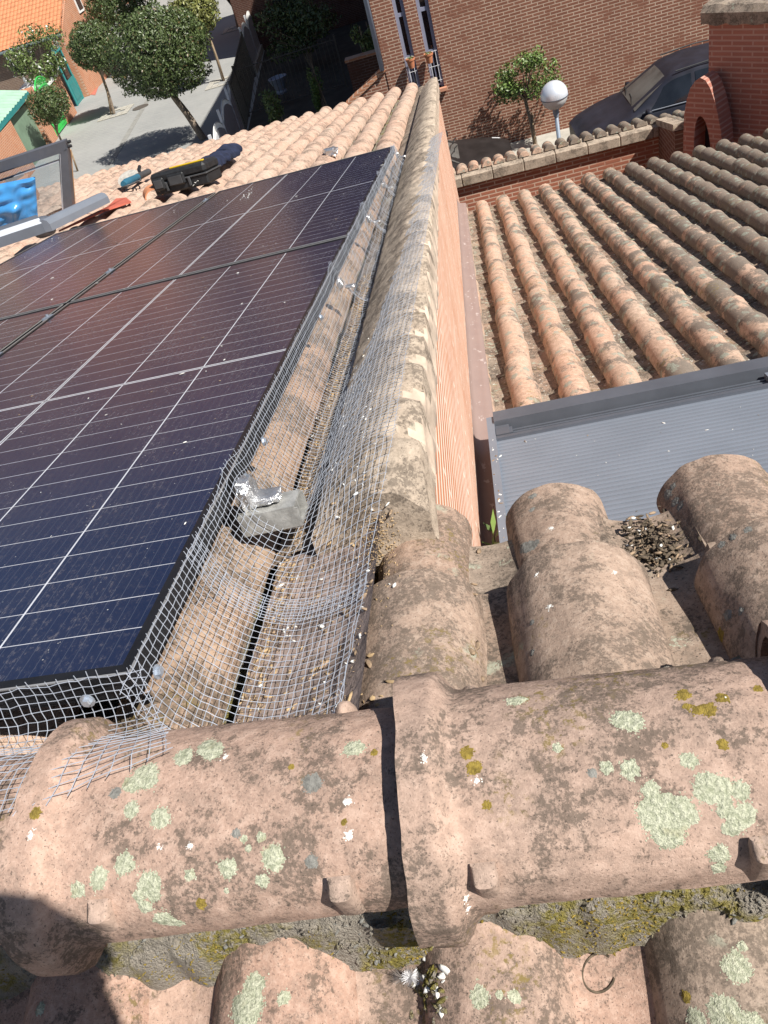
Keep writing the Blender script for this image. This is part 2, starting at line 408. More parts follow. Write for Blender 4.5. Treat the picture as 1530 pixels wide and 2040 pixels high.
M['tool_blue'] = plain('teal_blue_tool_body', (.03, .13, .20), .45, var=.1)
M['disc'] = plain('worn_cutting_disc', (.42, .40, .36), .6, var=.2, scale=30)
M['denim'] = plain('navy_cloth', (.014, .020, .048), .95, var=.35, scale=18, bump=.4)
M['blue_bag'] = plain('blue_plastic_bag', (.06, .27, .60), .28, var=.08, scale=5, spec=.6)
M['cardboard'] = plain('cardboard', (.50, .27, .17), .85, var=.1)
M['cord'] = plain('orange_cord', (.72, .24, .08), .6, var=.1)
M['red_membrane'] = plain('red_sealing_membrane', (.52, .13, .085), .8, var=.15, scale=10)
M['debris'] = plain('dry_droppings', (.27, .195, .13), .95, var=.5, scale=70)
M['debris_dark'] = plain('nest_debris', (.11, .085, .06), .98, var=.5, scale=90)
M['dropping'] = plain('white_dropping', (.75, .74, .70), .9, var=.1, scale=70)
M['straw'] = plain('straw_dust', (.42, .30, .17), .95, var=.3, scale=80)
M['feather'] = plain('white_down', (.78, .78, .80), .9, var=.08)
M['feather_grey'] = plain('grey_down', (.18, .16, .15), .95, var=.3, scale=60)
def lichen_mat():
    g = G('pale_green_lichen')
    f = g.noise(230, 4, .75)
    col = g.mix(g.ramp(f, .35, .65), (.36, .385, .27), (.64, .65, .50))
    col = g.mix(g.ramp(g.noise(30, 2), .6, .7, 0, .5), col, (.40, .37, .22))
    g.set(col=col, rough=1.0, spec=.05); g.bump(f, .9, .006); return g.mat
M['lichen'] = lichen_mat()
M['lichen_grey'] = plain('blue_grey_lichen', (.24, .235, .215), 1.0, var=.25, scale=150, bump=.6)
M['lichen_yellow'] = plain('ochre_lichen', (.33, .24, .05), 1.0, var=.35, scale=150, bump=.8)
M['skin'] = plain('skin', (.52, .32, .24), .6, var=.06)
M['hair'] = plain('dark_hair', (.03, .022, .016), .7, var=.3, scale=40)
M['shirt'] = plain('grey_work_shirt', (.16, .17, .19), .9, var=.15, scale=20)
M['trousers'] = plain('dark_work_trousers', (.04, .045, .06), .9, var=.15, scale=20)
M['phone'] = plain('black_phone', (.015, .015, .017), .25, var=.1)

# ------------------------------------------------------------------ the setting: ground, street, yard
def sheet(name, mat, x0, x1, y0, y1, z, n=1):
    mb = MB(); mb.grid([[(x0 + (x1 - x0) * i / n, y0 + (y1 - y0) * j / n, z) for i in range(n + 1)] for j in range(n + 1)])
    return tag(mb.build(name, mat), kind='structure')
sheet('ground', M['paving'], -160, 160, -60, 260, GZ)
sheet('road', M['asphalt'], -0.9, 60, 13.2, 19.0, GZ + .004)
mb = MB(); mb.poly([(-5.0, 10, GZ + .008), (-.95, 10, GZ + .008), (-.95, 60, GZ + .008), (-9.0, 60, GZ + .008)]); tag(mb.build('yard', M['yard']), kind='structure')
mb = MB(); mb.box((-0.9, 19.0, GZ), (60, 0, 0), (0, 1.0, 0), (0, 0, .14)); tag(mb.build('pavement', M['concrete']), kind='structure')
mb = MB()
mb.box((-11.2, 20, GZ + .004), (.22, .02, 0), (-3.2, 42, 0), (0, 0, .005))
tag(mb.build('gutter_strip', M['gutter_stone']), kind='structure')

# ------------------------------------------------------------------ barrel tiles
def arc_tile(mb, fr, x, u0, L, r0, r1, b0, b1, rnd, seg=9, sq=.88, th=.011, inner=False, nu=2, up=True, jx=0.0, wob=0.0, m=0, plug=False):
    """one barrel tile: r0/b0 radius and base height at its upper end, r1/b1 at its lower end"""
    sg = 1 if up else -1
    rows = []; rin = []
    for i in range(nu + 1):
        t = i / nu; r = r0 + (r1 - r0) * t; b = b0 + (b1 - b0) * t; u = u0 + L * t; xc = x + jx * t
        row = []; ri = []
        for k in range(seg + 1):
            a = math.pi * k / seg
            w = 1 + (wob * nz((x * 9 + k * .4, u * 7, rnd * 9)) if wob else 0)
            row.append(fr(xc - r * w * math.cos(a), u, b + sg * r * w * sq * math.sin(a)))
            ri.append(fr(xc - (r - th) * math.cos(a), u, b + sg * (r - th) * sq * math.sin(a)))
        rows.append(row); rin.append(ri)
    if up: mb.grid([r[::-1] for r in rows], m, rnd)
    else: mb.grid(rows, m, rnd)
    q = [rows[-1], rin[-1]]; mb.grid(q if not up else [r[::-1] for r in q], m, rnd)
    q = [rin[0], rows[0]]; mb.grid(q if not up else [r[::-1] for r in q], m, rnd)
    if plug: mb.poly(rin[0], m, rnd)
    if inner:
        mb.grid(rin if up else [r[::-1] for r in rin], m, rnd)
        for e in (0, -1):
            mb.grid([[rows[i][e] for i in range(nu + 1)], [rin[i][e] for i in range(nu + 1)]], m, rnd)
def tile_rows(mbc, mbk, fr, xs, u0, u1, ex, r, base, chan=True, seg=9, jit=.007, umin=None, kw={}):
    for x in xs:
        k = 0; u = u0 - rng.random() * ex * .5; dr = rng.uniform(-.06, .06)
        while u < u1 - .02:
            L = min(ex + .07, u1 - u + .01 * rng.random())
            arc_tile(mbc, fr, x + rng.uniform(-jit, jit), u, L, r * .86, r * (1.0 + dr * .3), base, base + .019 + rng.uniform(0, .008), min(1, max(0, rng.gauss(.45, .26))), seg=seg, jx=rng.uniform(-jit, jit), **kw)
            u += ex
        if chan is not False:
            u = u0; xc = x + chan
            while u < u1 - .02:
                arc_tile(mbk, fr, xc, u, min(ex + .05, u1 - u), .085, .080, base + .026, base + .031, rng.random(), seg=6, sq=.45, up=False)
                u += ex

house = thing('house', 'house under the pale pink barrel tile roof that carries the solar panels', 'house')
house.location = (-4, 6, GZ)
def part(mb, name, mats, root, smooth=False, rnd=False):
    o = mb.build(name, mats, root, smooth, rnd)
    o.matrix_parent_inverse = Matrix.Translation(-Vector(root.location)) if root.parent is None else Matrix.Identity(4)
    return o
def sub(mb, name, mats, parent, smooth=False, rnd=False):
    return mb.build(name, mats, parent, smooth, rnd)

# left roof, under and beyond the panels
mc, mk = MB(), MB()
RB = -.195
tile_rows(mc, mk, LEFT, [-.055 - .247 * k for k in range(1, 27)], .05, 11.75, .37, .092, RB, chan=-.1235, kw=dict(wob=.04))
part(mc, 'cover_tiles', M['tile_left'], house, smooth=50, rnd=True)
mc = MB(); tile_rows(mc, MB(), LEFT, [-.058], .02, 5.2, .37, .088, RB, chan=False, seg=14, kw=dict(wob=.05)); part(mc, 'edge_tiles', M['tile_tan'], house, smooth=50, rnd=True)
mc = MB(); tile_rows(mc, MB(), LEFT, [-.055], 5.2, 11.75, .37, .092, RB, chan=False, kw=dict(wob=.04)); part(mc, 'cover_tiles', M['tile_left'], house, smooth=50, rnd=True)
part(mk, 'channel_tiles', M['channel'], house, smooth=50, rnd=True)
mb = MB(); mb.box(LEFT(-6.8, 0, -.30), LEFT.X * 7.05, LEFT.U * 11.5, LEFT.H * .055); part(mb, 'roof_deck', M['mortar'], house)
mb = MB(); mb.box((-6.7, .1, GZ), (6.95, 0, 0), (0, 11.0, 0), (0, 0, 3.8)); part(mb, 'wall', M['brick_orange_x'], house)
# debris-filled channel and mortar fillet along the party wall
mb = MB()
rows = []
for i in range(150):
    u = .45 + 11.2 * i / 149
    rows.append([LEFT(x, u, h + .010 * nz((x * 12, u * 6, 2)) + .006 * nz((x * 40, u * 25, 5))) for x, h in ((.03, -.185), (.05, -.172), (.075, -.163), (.098, -.158), (.112, -.160), (.120, -.178), (.20, -.18))])
mb.grid([r[::-1] for r in rows]); part(mb, 'mortar_fillet', M['tile_grey'], house, smooth=True)

# ------------------------------------------------------------------ party wall with its wavy tiled coping
pw = thing('party_wall', 'striped brick party wall with wavy pale coping between the two roofs', 'wall')
pw.location = (.28, 5, GZ)
mb = MB(); U0, U1 = .43, 10.0
rows = []; nU = 760
for i in range(nU + 1):
    u = U0 + (U1 - U0) * i / nU
    ph = u * 2 * math.pi / .168 + .9 * nz((0, u * 2.1, 0))
    w = .5 + .5 * math.cos(ph); w = w ** .8
    am = (.8 + .5 * nz((3, u * 3, 1)))
    ent = .035 * max(0, 1 - (u - U0) / .13) ** 2
    row = []
    for k in range(41):
        t = k / 40
        x = .128 + .208 * min(1, t / .80)
        h = -.122 + .016 * min(1, t / .05) + .100 * (1 - (1 - min(1, t / .66)) ** 1.55)
        e = max(0, (t - .42) / .38); e = min(1, e)
        h -= ent * min(1, t / .3)
        dip = (1 - w) * .072 * am * e ** 1.4
        h -= dip
        if t > .80:
            q = (t - .80) / .20; h -= q * (.115 - dip * .9) + .006 * math.sin(q * 3); x += .004 * q + .012 * (w - .5) * q * (1 - q) * 3
        if t > .62: h -= .010 * ((t - .62) / .18) ** 2 if t <= .80 else .010
        h += .004 * nz((x * 30, u * 18, 4)) + .0025 * nz((x * 90, u * 60, 1))
        row.append(LEFT(x, u, h))
    rows.append(row)
f0_ = len(mb.f); mb.grid([r[::-1] for r in rows])
for i in range(nU):   # pale mortar runs down from the hollows of the wave
    u = U0 + (U1 - U0) * (i + .5) / nU; w = .5 + .5 * math.cos(u * 2 * math.pi / .168 + .9 * nz((0, u * 2.1, 0)))
    for j in range(40):
        t = (40 - j - .5) / 40
        if u > U0 + .16 and t > .90 - .24 * (1 - w) ** 1.5 + .05 * nz((t * 9, u * 30, 2)) + .05 * nz((t * 30, u * 110, 7)) + .04 * nz((1, u * 4, 1)): mb.m[f0_ + i * 40 + j] = 1
mb.poly([rows[0][k] for k in range(41)] + [LEFT(.345, U0, -.2), LEFT(.128, U0, -.2)])
mb.poly(([rows[-1][k] for k in range(41)] + [LEFT(.345, U1, -.2), LEFT(.128, U1, -.2)])[::-1])
part(mb, 'coping', [M['coping'], M['plaster']], pw, smooth=60)
mb = MB(); mb.prism([LEFT(.315, U0 + .02, -.10), LEFT(.315, U1, -.10), Vector((.315, LEFT(0, U1).y, GZ)), Vector((.315, .3, GZ))], (-.115, 0, 0))
part(mb, 'brick_face', M['brick_wall_y'], pw)
mb = MB()   # hanging mortar edge below the coping
rows = []
for i in range(300):
    u = U0 + .15 + (U1 - U0 - .15) * i / 299
    lo = -.185 - .030 * nz((1, u * 4, 0)) - .030 * nz((1, u * 13, 3))
    rows.append([LEFT(.316, u, lo - .012), LEFT(.328 + .003 * nz((0, u * 9, 1)), u, lo), LEFT(.334, u, -.10)])
mb.grid(rows); part(mb, 'mortar_edge', M['plaster'], pw, smooth=True)

# ------------------------------------------------------------------ lower roof of the next house
nb = thing('neighbour_house', 'next house with a lower roof of lichened barrel tiles in long rows', 'house')
nb.location = (3, 5, GZ)
mc, mk = MB(), MB()
RR = -.088 + .06
tile_rows(mc, mk, RIGHT, [.335 + .239 * k for k in range(22)], 1.1, 8.98, .345, .077, RR - .06, chan=.1195, kw=dict(wob=.05, sq=1.0))
part(mc, 'cover_tiles', M['tile_right'], nb, smooth=50, rnd=True)
part(mk, 'channel_tiles', M['channel'], nb, smooth=50, rnd=True)
mb = MB(); mb.box(RIGHT(.30, .5, -.20), RIGHT.X * 5.4, RIGHT.U * 8.4, RIGHT.H * .055); part(mb, 'roof_deck', M['mortar'], nb)
mb = MB()
rows = []
for i in range(120):
    u = 1.1 + 7.95 * i / 119
    rows.append([RIGHT(x, u, h + .006 * nz((x * 20, u * 4, 7))) for x, h in ((.315, .10), (.318, .045), (.335, .022), (.37, .018), (.402, .010 + .004 * nz((1, u * 9, 0))), (.405, -.006))])
mb.grid([r[::-1] for r in rows]); part(mb, 'flashing', M['lead_side'], nb, smooth=True)
mb = MB(); mb.box((.31, .05, GZ), (5.4, 0, 0), (0, .30, 0), (0, 0, 6.5 - .36)); mb.box((.40, .42, GZ), (5.0, 0, 0), (0, 8.1, 0), (0, 0, 3.2)); part(mb, 'wall', M['brick_red'], nb)
# the short high tiles beside the ridge
def near_tile(x, u0, L, r0, r1, b, rnd, mat='tile_near', fr=NEAR, name='barrel_tile', root=nb, drop=.02, lab=None):
    mb = MB(); arc_tile(mb, fr, x, u0, L, r0, r1, b, b + drop, rnd, seg=28, sq=.88, th=.014, inner=True, nu=14, wob=.045)
    o = part(mb, name, M[mat], root, smooth=45, rnd=True)
    if lab: o['label'] = lab
    return o
NEAR_TILES = []
for x, ra, e1, e2, lab in ((.302, .086, .270, .545, None), (.537, .091, .265, .545, None), (.806, .098, .235, .53, None), (1.06, .095, .25, .5, None), (1.31, .095, .26, .5, None), (1.56, .095, .25, .5, None)):
    NEAR_TILES.append(near_tile(x, .17, e2 - .17, ra * .90, ra * .98, -.114 if x > .4 else -.101, rng.random(), drop=.008))
    NEAR_TILES.append(near_tile(x + .004, -.12, e1 + .12, ra * 1.02, ra * 1.12, -.084, rng.random(), drop=.026))
for x in (.420, .672, .925, 1.185, 1.435):
    mb = MB(); arc_tile(mb, NEAR, x, -.05, .36, .078, .078, -.036, -.040, rng.random(), seg=12, sq=.42, th=.012, up=False, nu=8, inner=True, wob=.03)
    arc_tile(mb, NEAR, x, .22, .25, .078, .078, -.052, -.056, rng.random(), seg=12, sq=.42, th=.012, up=False, nu=8, inner=True, wob=.03)
    part(mb, 'channel_tile', M['tile_grey'], nb, smooth=45, rnd=True)
mb = MB(); mb.box(NEAR(.30, -.1, -.22), NEAR.X * 1.6, NEAR.U * .5, NEAR.H * .10); part(mb, 'mortar_bed', M['mortar'], nb)

# ------------------------------------------------------------------ the ridge: big half-round caps with collars and lugs
ridge = thing('roof_ridge', 'line of large lichen spotted terracotta ridge caps across the foreground', 'roof ridge')
ridge.location = (.3, -.145, -.1)
RY, RW, RH, RZ0 = -.152, .113, .089, -.097
def cap_pt(x, a, x0, L, tgt=0.0):
    """a: 0 at the far (+Y) edge, pi at the near edge"""
    d = x - x0
    c = 1.0 if d < .032 else max(0, 1 - (d - .032) / .024); c = c * c * (3 - 2 * c)
    e = .021 * c * (1 + .12 * math.sin(a * 3 + x0 * 9))
    s = math.sin(a); co = math.cos(a)
    rad = 1.02 - .085 * max(0, d) / .39 + .022 * math.cos(4 * a + 1.0) * (1 - c) + .012 * nz((x * 5, a * 1.6, x0 * 7))
    y = (RW * rad + e) * co; z = (RH * rad + e) * (abs(s) ** .82) * (1 if s >= 0 else -1)
    y += .0016 * nz((x * 26, a * 7, 3)); z += .0018 * nz((x * 24, a * 8, 9)) + .0009 * nz((x * 80, a * 22, 1))
    return Vector((x, RY + y - .006 * (x - .35), RZ0 + z))
CAPS = []
def ridge_cap(x0, L):
    mb = MB(); nx, na = 96, 60
    outer = []; inner = []
    for i in range(nx + 1):
        x = x0 + L * i / nx
        d = x - x0; c = max(0, 1 - (max(0, abs(d - .034) - .008) / .034) ** 1.5) if d < .08 else 0
        lo, hi = -.02 - .26 * c, math.pi + .02 + .50 * c
        ro = [cap_pt(x + (.006 * math.sin(a * 2.2 + x0 * 11) + .004 * nz((a * 3, x0 * 5, 0)) if i == 0 else 0) + (.004 * nz((a * 4, x0 * 3, 6)) if i == nx else 0), a, x0, L) for a in (lo + (hi - lo) * k / na for k in range(na + 1))]
        cx = Vector((0, RY - .006 * (x - .35), RZ0))
        ri = []
        for p in ro:
            q = Vector((p.x, p.y - cx.y, p.z - RZ0)); f = max(0, (math.hypot(q.y, q.z) - .016)) / max(1e-5, math.hypot(q.y, q.z))
            ri.append(Vector((p.x, cx.y + q.y * f, RZ0 + q.z * f)))
        outer.append(ro); inner.append(ri)
    mb.grid([r[::-1] for r in outer][::-1] if False else outer); mb.grid([r[::-1] for r in inner])
    mb.grid([inner[0], outer[0]]); mb.grid([outer[-1], inner[-1]])
    for e in (0, -1):
        A = [r[e] for r in outer]; B = [r[e] for r in inner]
        mb.grid([A, B] if e == 0 else [B, A])
    bmn = bmesh.new()
    me = bpy.data.meshes.new('tmp'); me.from_pydata(mb.v, [], mb.f); bmn.from_mesh(me); bmesh.ops.remove_doubles(bmn, verts=bmn.verts, dist=1e-6); bmesh.ops.recalc_face_normals(bmn, faces=bmn.faces)
    mb.v = [tuple(v.co) for v in bmn.verts]; bmn.verts.index_update(); mb.f = [tuple(v.index for v in f.verts) for f in bmn.faces]; mb.m = [0] * len(mb.f); mb.r = [rng.random() * .4 + .2] * len(mb.f)
    bmn.free(); bpy.data.meshes.remove(me)
    o = part(mb, 'ridge_tile', M['tile_ridge'], ridge, smooth=50, rnd=True); CAPS.append(o); return o
capZ = ridge_cap(-.465, .400); capA = ridge_cap(-.085, .420); capB = ridge_cap(.327, .385); capC = ridge_cap(.705, .385)
for k in range(7): ridge_cap(-.465 - .380 * (k + 1), .395)
for k in range(5): ridge_cap(1.083 + .378 * k, .385)
def lug(px, py, near, par):
    if not near:
        P = onZ(px, py, -.062); mb = MB(); rows = []
        for i in range(13):
            th = math.pi * i / 12; rows.append([Vector((P.x, P.y - .010, -.082)) + Vector((.0135 * math.copysign(abs(math.cos(a)) ** .7, math.cos(a)) * math.sin(th), .019 * math.sin(a) * math.sin(th), .030 * math.cos(th))) for a in [2 * math.pi * k / 16 for k in range(16)]])
        mb.grid(rows, closed=True); return sub(mb, 'lug', M['tile_ridge'], par, smooth=True)
    P = onZ(px, py, -.075 if near else -.06)
    mb = MB(); rows = []
    w, hgt, dep = .0125, .024, .020
    for i in range(9):
        t = i / 8; row = []
        for k in range(13):
            a = math.pi * k / 12
            s = (1 - t ** 2.6) if near else math.sqrt(max(0, 1 - t ** 2.4))
            yy = (-1 if near else 1)
            row.append(Vector((P.x - w * (1.12 - .2 * t) * math.copysign(abs(math.cos(a)) ** .55, math.cos(a)), RY - .006 * (P.x - .35) + yy * (RW - .016 + dep * math.sin(a) ** .6 * (.75 + .35 * t if near else 1.0) * (1 if t < 1 else .2)), RZ0 + .004 + (hgt + (.030 if near else .020)) * (t if near else t))))
        rows.append(row)
    mb.grid([r[::-1] for r in rows] if near else rows); mb.poly(rows[-1] if not near else rows[-1][::-1])
    return sub(mb, 'lug', M['tile_ridge'], par, smooth=50)
lug(695, 1790, True, capA); lug(226, 1832, True, capA); lug(975, 1765, True, capB); lug(1522, 1720, True, capB)
lug(685, 1402, False, capA); lug(935, 1372, False, capB); lug(1428, 1315, False, capB)

# mortar bedding under the caps, mossy
def lumpy(name, root, x0, x1, y0, y1, zf, nx, ny, amp, mat, seed=0):
    mb = MB(); rows = []
    for j in range(ny + 1):
        row = []
        for i in range(nx + 1):
            x = x0 + (x1 - x0) * i / nx; t = j / ny
            yy = y0 + (y1 - y0) * t + .014 * nz((x * 9, t * 2, seed)) * (1 if t > .5 else 0) + .010 * nz((x * 28, t, seed + 3)) * (1 if t > .5 else 0)
            z = zf(x, t) + amp * fbm((x * 22, yy * 22, seed)) + amp * .5 * nz((x * 85, yy * 85, seed)) + amp * .3 * nz((x * 190, yy * 190, seed))
            row.append((x, yy, z))
        rows.append(row)
    mb.grid(rows if (x1 - x0) * (y1 - y0) > 0 else [r[::-1] for r in rows]); return part(mb, name, M[mat], root, smooth=True)
lumpy('mortar_bed', ridge, -1.9, 1.9, -.222, -.264, lambda x, t: -.150 - .046 * t - (.05 * (t - .75) * 4 if t > .75 else 0) + .020 * x, 900, 22, .011, 'mortar', 1)
lumpy('mortar_bed', ridge, .40, 1.2, -.085, .012, lambda x, t: -.122 - .020 * t - (.05 * max(0, t - .75) * 4) + .02 * (x - .6), 340, 24, .012, 'mortar', 5)
# back slope, below the ridge on the photographer's side
back = thing('back_roof', 'back slope of pink barrel tiles below the ridge nearest the camera', 'roof')
back.location = (.3, -.8, -.3)
for i, (x, r) in enumerate(((-.335, .09), (-.100, .090), (.140, .092), (.372, .086), (.612, .095), (.85, .09), (1.09, .09), (1.33, .092), (1.57, .09), (-.575, .09), (-.81, .092), (-1.05, .09), (-1.285, .09), (-1.52, .09), (-1.76, .09))):
    near_tile(x, .222 if i != 2 else .21, .44, r * .9, r, -.078, rng.random(), 'tile_ridge' if i != 4 else 'tile_near', BACK, 'barrel_tile', back)
for x in (-1.64, -1.40, -1.165, -.93, -.69, -.455, -.22, .02, .256, .490, .73, .97, 1.21, 1.45):
    mb = MB(); arc_tile(mb, BACK, x, .14, .55, .062, .062, -.038, -.040, rng.random(), seg=12, sq=.40, th=.012, up=False, nu=8, inner=True, wob=.03)
    part(mb, 'channel_tile', M['tile_ridge'], back, smooth=45, rnd=True)
mb = MB(); mb.box(BACK(-6.7, .1, -.22), BACK.X * 12.4, BACK.U * 1.6, BACK.H * .09); part(mb, 'roof_deck', M['mortar'], back)

# sloping lead sheet between the last tile row and the raised edge
mb = MB(); rows = []
for i in range(70):
    u = -.07 + .56 * i / 69
    row = []
    for k in range(40):
        t = k / 39; x = .050 + .205 * t
        h = -.178 + .040 * t + .032 * max(0, (t - .70) / .30) ** 1.6
        h += .004 * max(0, 1 - abs(t - .22) / .06) * (.6 + .5 * nz((0, u * 7, 1))) + .006 * nz((x * 8, u * 6, 5))
        h += .003 * nz((x * 25, u * 14, 3)) + .0015 * nz((x * 90, u * 60, 8))
        if u > .40: h += (u - .40) * .30 * max(0, (t - .35) / .65) ** .8
        row.append(LEFT(x, u, h))
    rows.append(row)
mb.grid([r[::-1] for r in rows])
o = part(mb, 'lead_sheet', M['lead'], house, smooth=True)

# ------------------------------------------------------------------ solar panels
PW_, PL_ = 1.102, 2.187
def strips(total, m, cell, n, gap, big=None, bigw=0.0):
    """(start, end, kind) across one direction: 0 cell, 1 white gap"""
    out = [(.010, m, 1)]; x = m
    for i in range(n):
        out.append((x, x + cell, 0)); x += cell
        if i == n - 1: break
        if big is not None and i == big:
            w = bigw / 3; out += [(x, x + w, 1), (x + w, x + 2 * w, 2), (x + 2 * w, x + bigw, 1)]; x += bigw
        else: out.append((x, x + gap, 1)); x += gap
    out.append((x, total - .010, 1)); return out
gapx = .0032
cellx = (PW_ - 2 * .0185 - 3 * gapx - .0115) / 5
SX = strips(PW_, .0185, cellx, 5, gapx, 2, .0115)
gapu = .0013; cellu = (PL_ - 2 * .020 - 28 * gapu - .0125) / 30
SU = strips(PL_, .020, cellu, 30, gapu, 14, .0125)
def solar_panel(xr, u0, label, clamps):
    root = thing('solar_panel', label, 'solar panel', 'solar panels mounted in two rows on the roof')
    root.matrix_world = Matrix.Translation(PANEL(xr - PW_ / 2, u0 + PL_ / 2, -.035))
    bpy.context.view_layer.update()
    def pp(mb, name, mats, smooth=False):
        o = mb.build(name, mats, root, smooth); o.matrix_parent_inverse = root.matrix_world.inverted(); return o
    P = lambda x, u, h=0.0: PANEL(xr - x, u0 + u, h)
    mb = MB(); uvs = []
    for a, b, k in SX:
        for c, d, l in SU:
            m = 0 if k == 0 and l == 0 else (2 if (k == 2 or l == 2) else 1)
            if c < .011 or d > PL_ - .011 or a < .011 or b > PW_ - .011: m = 2
            mb.poly([P(b, c, -.0016), P(a, c, -.0016), P(a, d, -.0016), P(b, d, -.0016)], m); uvs += [(b, c), (a, c), (a, d), (b, d)]
    o = pp(mb, 'glass', [M['cell'], M['line'], M['frame_black']])
    uvl = o.data.uv_layers.new(name='UVMap')
    for i, q in enumerate(uvs): uvl.data[i].uv = q
    mb = MB(); D = -PANEL.H * .035; w = .011
    def bar(x0, x1, a, b, m=0): mb.box(P(x0, a), P(x1, a) - P(x0, a), P(x0, b) - P(x0, a), D, m)
    bar(0, PW_, 0, w); bar(0, PW_, PL_ - w, PL_); bar(0, w, w, PL_ - w); bar(PW_ - w, PW_, w, PL_ - w)
    pp(mb, 'frame', M['frame_black'])
    mb = MB()   # grey wires paint the light caught along the black frame edges
    for (p, q) in ((P(0, .0005, .0006), P(PW_, .0005, .0006)), (P(0, PL_ - .0005, .0006), P(PW_, PL_ - .0005, .0006)), (P(PW_ - .0005, 0, .0006), P(PW_ - .0005, PL_, .0006)), (P(.0005, 0, .0006), P(.0005, PL_, .0006))):
        mb.wire(p, q, .0017)
    pp(mb, 'edge_glint', M['lip'])
    mb = MB(); mb.box(P(w, w, -.006), P(PW_ - w, w) - P(w, w), P(w, PL_ - w) - P(w, w), -PANEL.H * .002); pp(mb, 'back_sheet', M['alu_dark'])
    for cu in clamps:
        mb = MB(); mb.box(P(PW_ + .002, cu, -.03), -PANEL.X * .016, PANEL.U * .06, PANEL.H * .031); mb.box(P(PW_ - .004, cu + .006, .001), -PANEL.X * .026, PANEL.U * .045, PANEL.H * .003)
        mb.lathe(P(PW_ + .010, cu + .03, .004), [(0, .007), (.005, .007), (.006, 0)], 8, ax=PANEL.H)
        pp(mb, 'clamp', M['alu_light'])
    return root
solar_panel(0, 0, 'nearest solar panel, dark blue with wire mesh along its front and right edges', (.52, 1.62, 2.0))
solar_panel(0, PL_ + .022, 'solar panel farther down the roof beside the party wall coping', (.40, 1.90))
solar_panel(-PW_ - .022, 0, 'solar panel left of the nearest one, mostly cut off by the picture edge', ())
solar_panel(-PW_ - .022, PL_ + .022, 'solar panel at the far left beside the grey roof window flashing', ())

# ------------------------------------------------------------------ galvanised wire mesh
def crom(pts, t):
    n = len(pts) - 1; s = min(n - 1e-6, max(0, t * n)); i = int(s); f = s - i
    p = [Vector(pts[max(0, min(n, j))]) for j in (i - 1, i, i + 1, i + 2)]
    return .5 * ((2 * p[1]) + (p[2] - p[0]) * f + (2 * p[0] - 5 * p[1] + 4 * p[2] - p[3]) * f * f + (3 * p[1] - p[0] - 3 * p[2] + p[3]) * f ** 3)
def resample(pts, n):
    fine = [crom(pts, i / 60) for i in range(61)]
    L = [0]
    for a, b in zip(fine, fine[1:]): L.append(L[-1] + (b - a).length)
    out = []; j = 0
    for k in range(n + 1):
        d = L[-1] * k / n
        while j < 59 and L[j + 1] < d: j += 1
        f = (d - L[j]) / max(1e-9, L[j + 1] - L[j]); out.append(fine[j].lerp(fine[j + 1], min(1, f)))
    return out
def wire_sheet(name, rows, label, w=.00048, tail=.006):
    """rows: list of rows of points, every point a weld"""
    rows = [[p + Vector((rng.gauss(0, .0006), rng.gauss(0, .0006), rng.gauss(0, .0007))) for p in r] for r in rows]
    mb = MB(); nr, nc = len(rows), len(rows[0])
    for i in range(nr):
        for j in range(nc):
            if j + 1 < nc: mb.wire(rows[i][j], rows[i][j + 1], w)
            if i + 1 < nr: mb.wire(rows[i][j], rows[i + 1][j], w)
        if tail:
            for a, b in ((0, 1), (-1, -2)):
                d = (rows[i][a] - rows[i][b]).normalized(); mb.wire(rows[i][a], rows[i][a] + d * tail * rng.uniform(.3, 1.1) + Vector((0, 0, rng.uniform(-.001, .003))), w)
    if tail:
        for j in range(nc):
            for a, b in ((0, 1), (-1, -2)):
                d = (rows[a][j] - rows[b][j]).normalized(); mb.wire(rows[a][j], rows[a][j] + d * tail * rng.uniform(.1, .8), w)
    return tag(mb.build(name, M['steel']), label, 'wire mesh')
def sst(x, a, b): x = min(1, max(0, (x - a) / (b - a))); return x * x * (3 - 2 * x)
def side_row(u, n, lift=0.0, xe=0.0, crush=1.0):
    s = sst(u, .30, .52)
    cr = crush * (sst(u, 1.3, 2.6) * .010 + .0022)
    k = lambda a, b: cr * nz((a * 3.1, u * 7.5, b)) + cr * .6 * nz((a * 5, u * 19, b + 4))
    # cross section: panel edge, down its side, across the valley, up to the coping
    pts = [(.004 + k(1, 1) * .5, .004), (.010 + k(2, 1) * .6, -.020), (.016 + k(2, 2), -.048 + .3 * k(1, 3)),
           (.038 + k(3, 2), -.092 - .012 * s + k(3, 5)), (.080, -.128 - .004 * s + k(4, 2)),
           (.125, -.140 + .048 * s + .6 * k(5, 5)), (.165, -.136 + .078 * s + .3 * abs(k(5, 9))), (.205, -.126 + .100 * s + .3 * abs(k(6, 1))), (.232 + .020 * s, -.112 + .106 * s + .3 * abs(k(7, 1))), (.236 + .050 * s + xe, -.110 + .112 * s + .3 * k(7, 2))]
    # over a clamp the mesh is pushed outwards
    o = []
    for (x, h) in pts:
        g = 0
        for uc in BRACKETS: g += math.exp(-((u - uc) / .055) ** 2) * math.exp(-((x - .045) / .045) ** 2)
        o.append(PANEL(x, u, h + lift + .036 * g + (.0035 * math.sin(u * 2 * math.pi / .168) * 0 if x > .2 and s > .9 else 0)))
    return resample(o, n)
BRACKETS = (.475, 1.73, 2.62, 3.35, 4.20)
PITCH = .0132
rows = [side_row(-.035 + PITCH * i, 27, xe=-.012 * (1 - i / 24)) for i in range(25)]
wire_sheet('wire_mesh', rows, 'near piece of galvanised wire mesh over the dark sheet beside the ridge')
rows = [side_row(.232 + PITCH * i, 26, lift=.004) for i in range(int((4.43 - .232) / PITCH))]
wire_sheet('wire_mesh', rows, 'long galvanised wire mesh from the panel edge up to the wall coping')
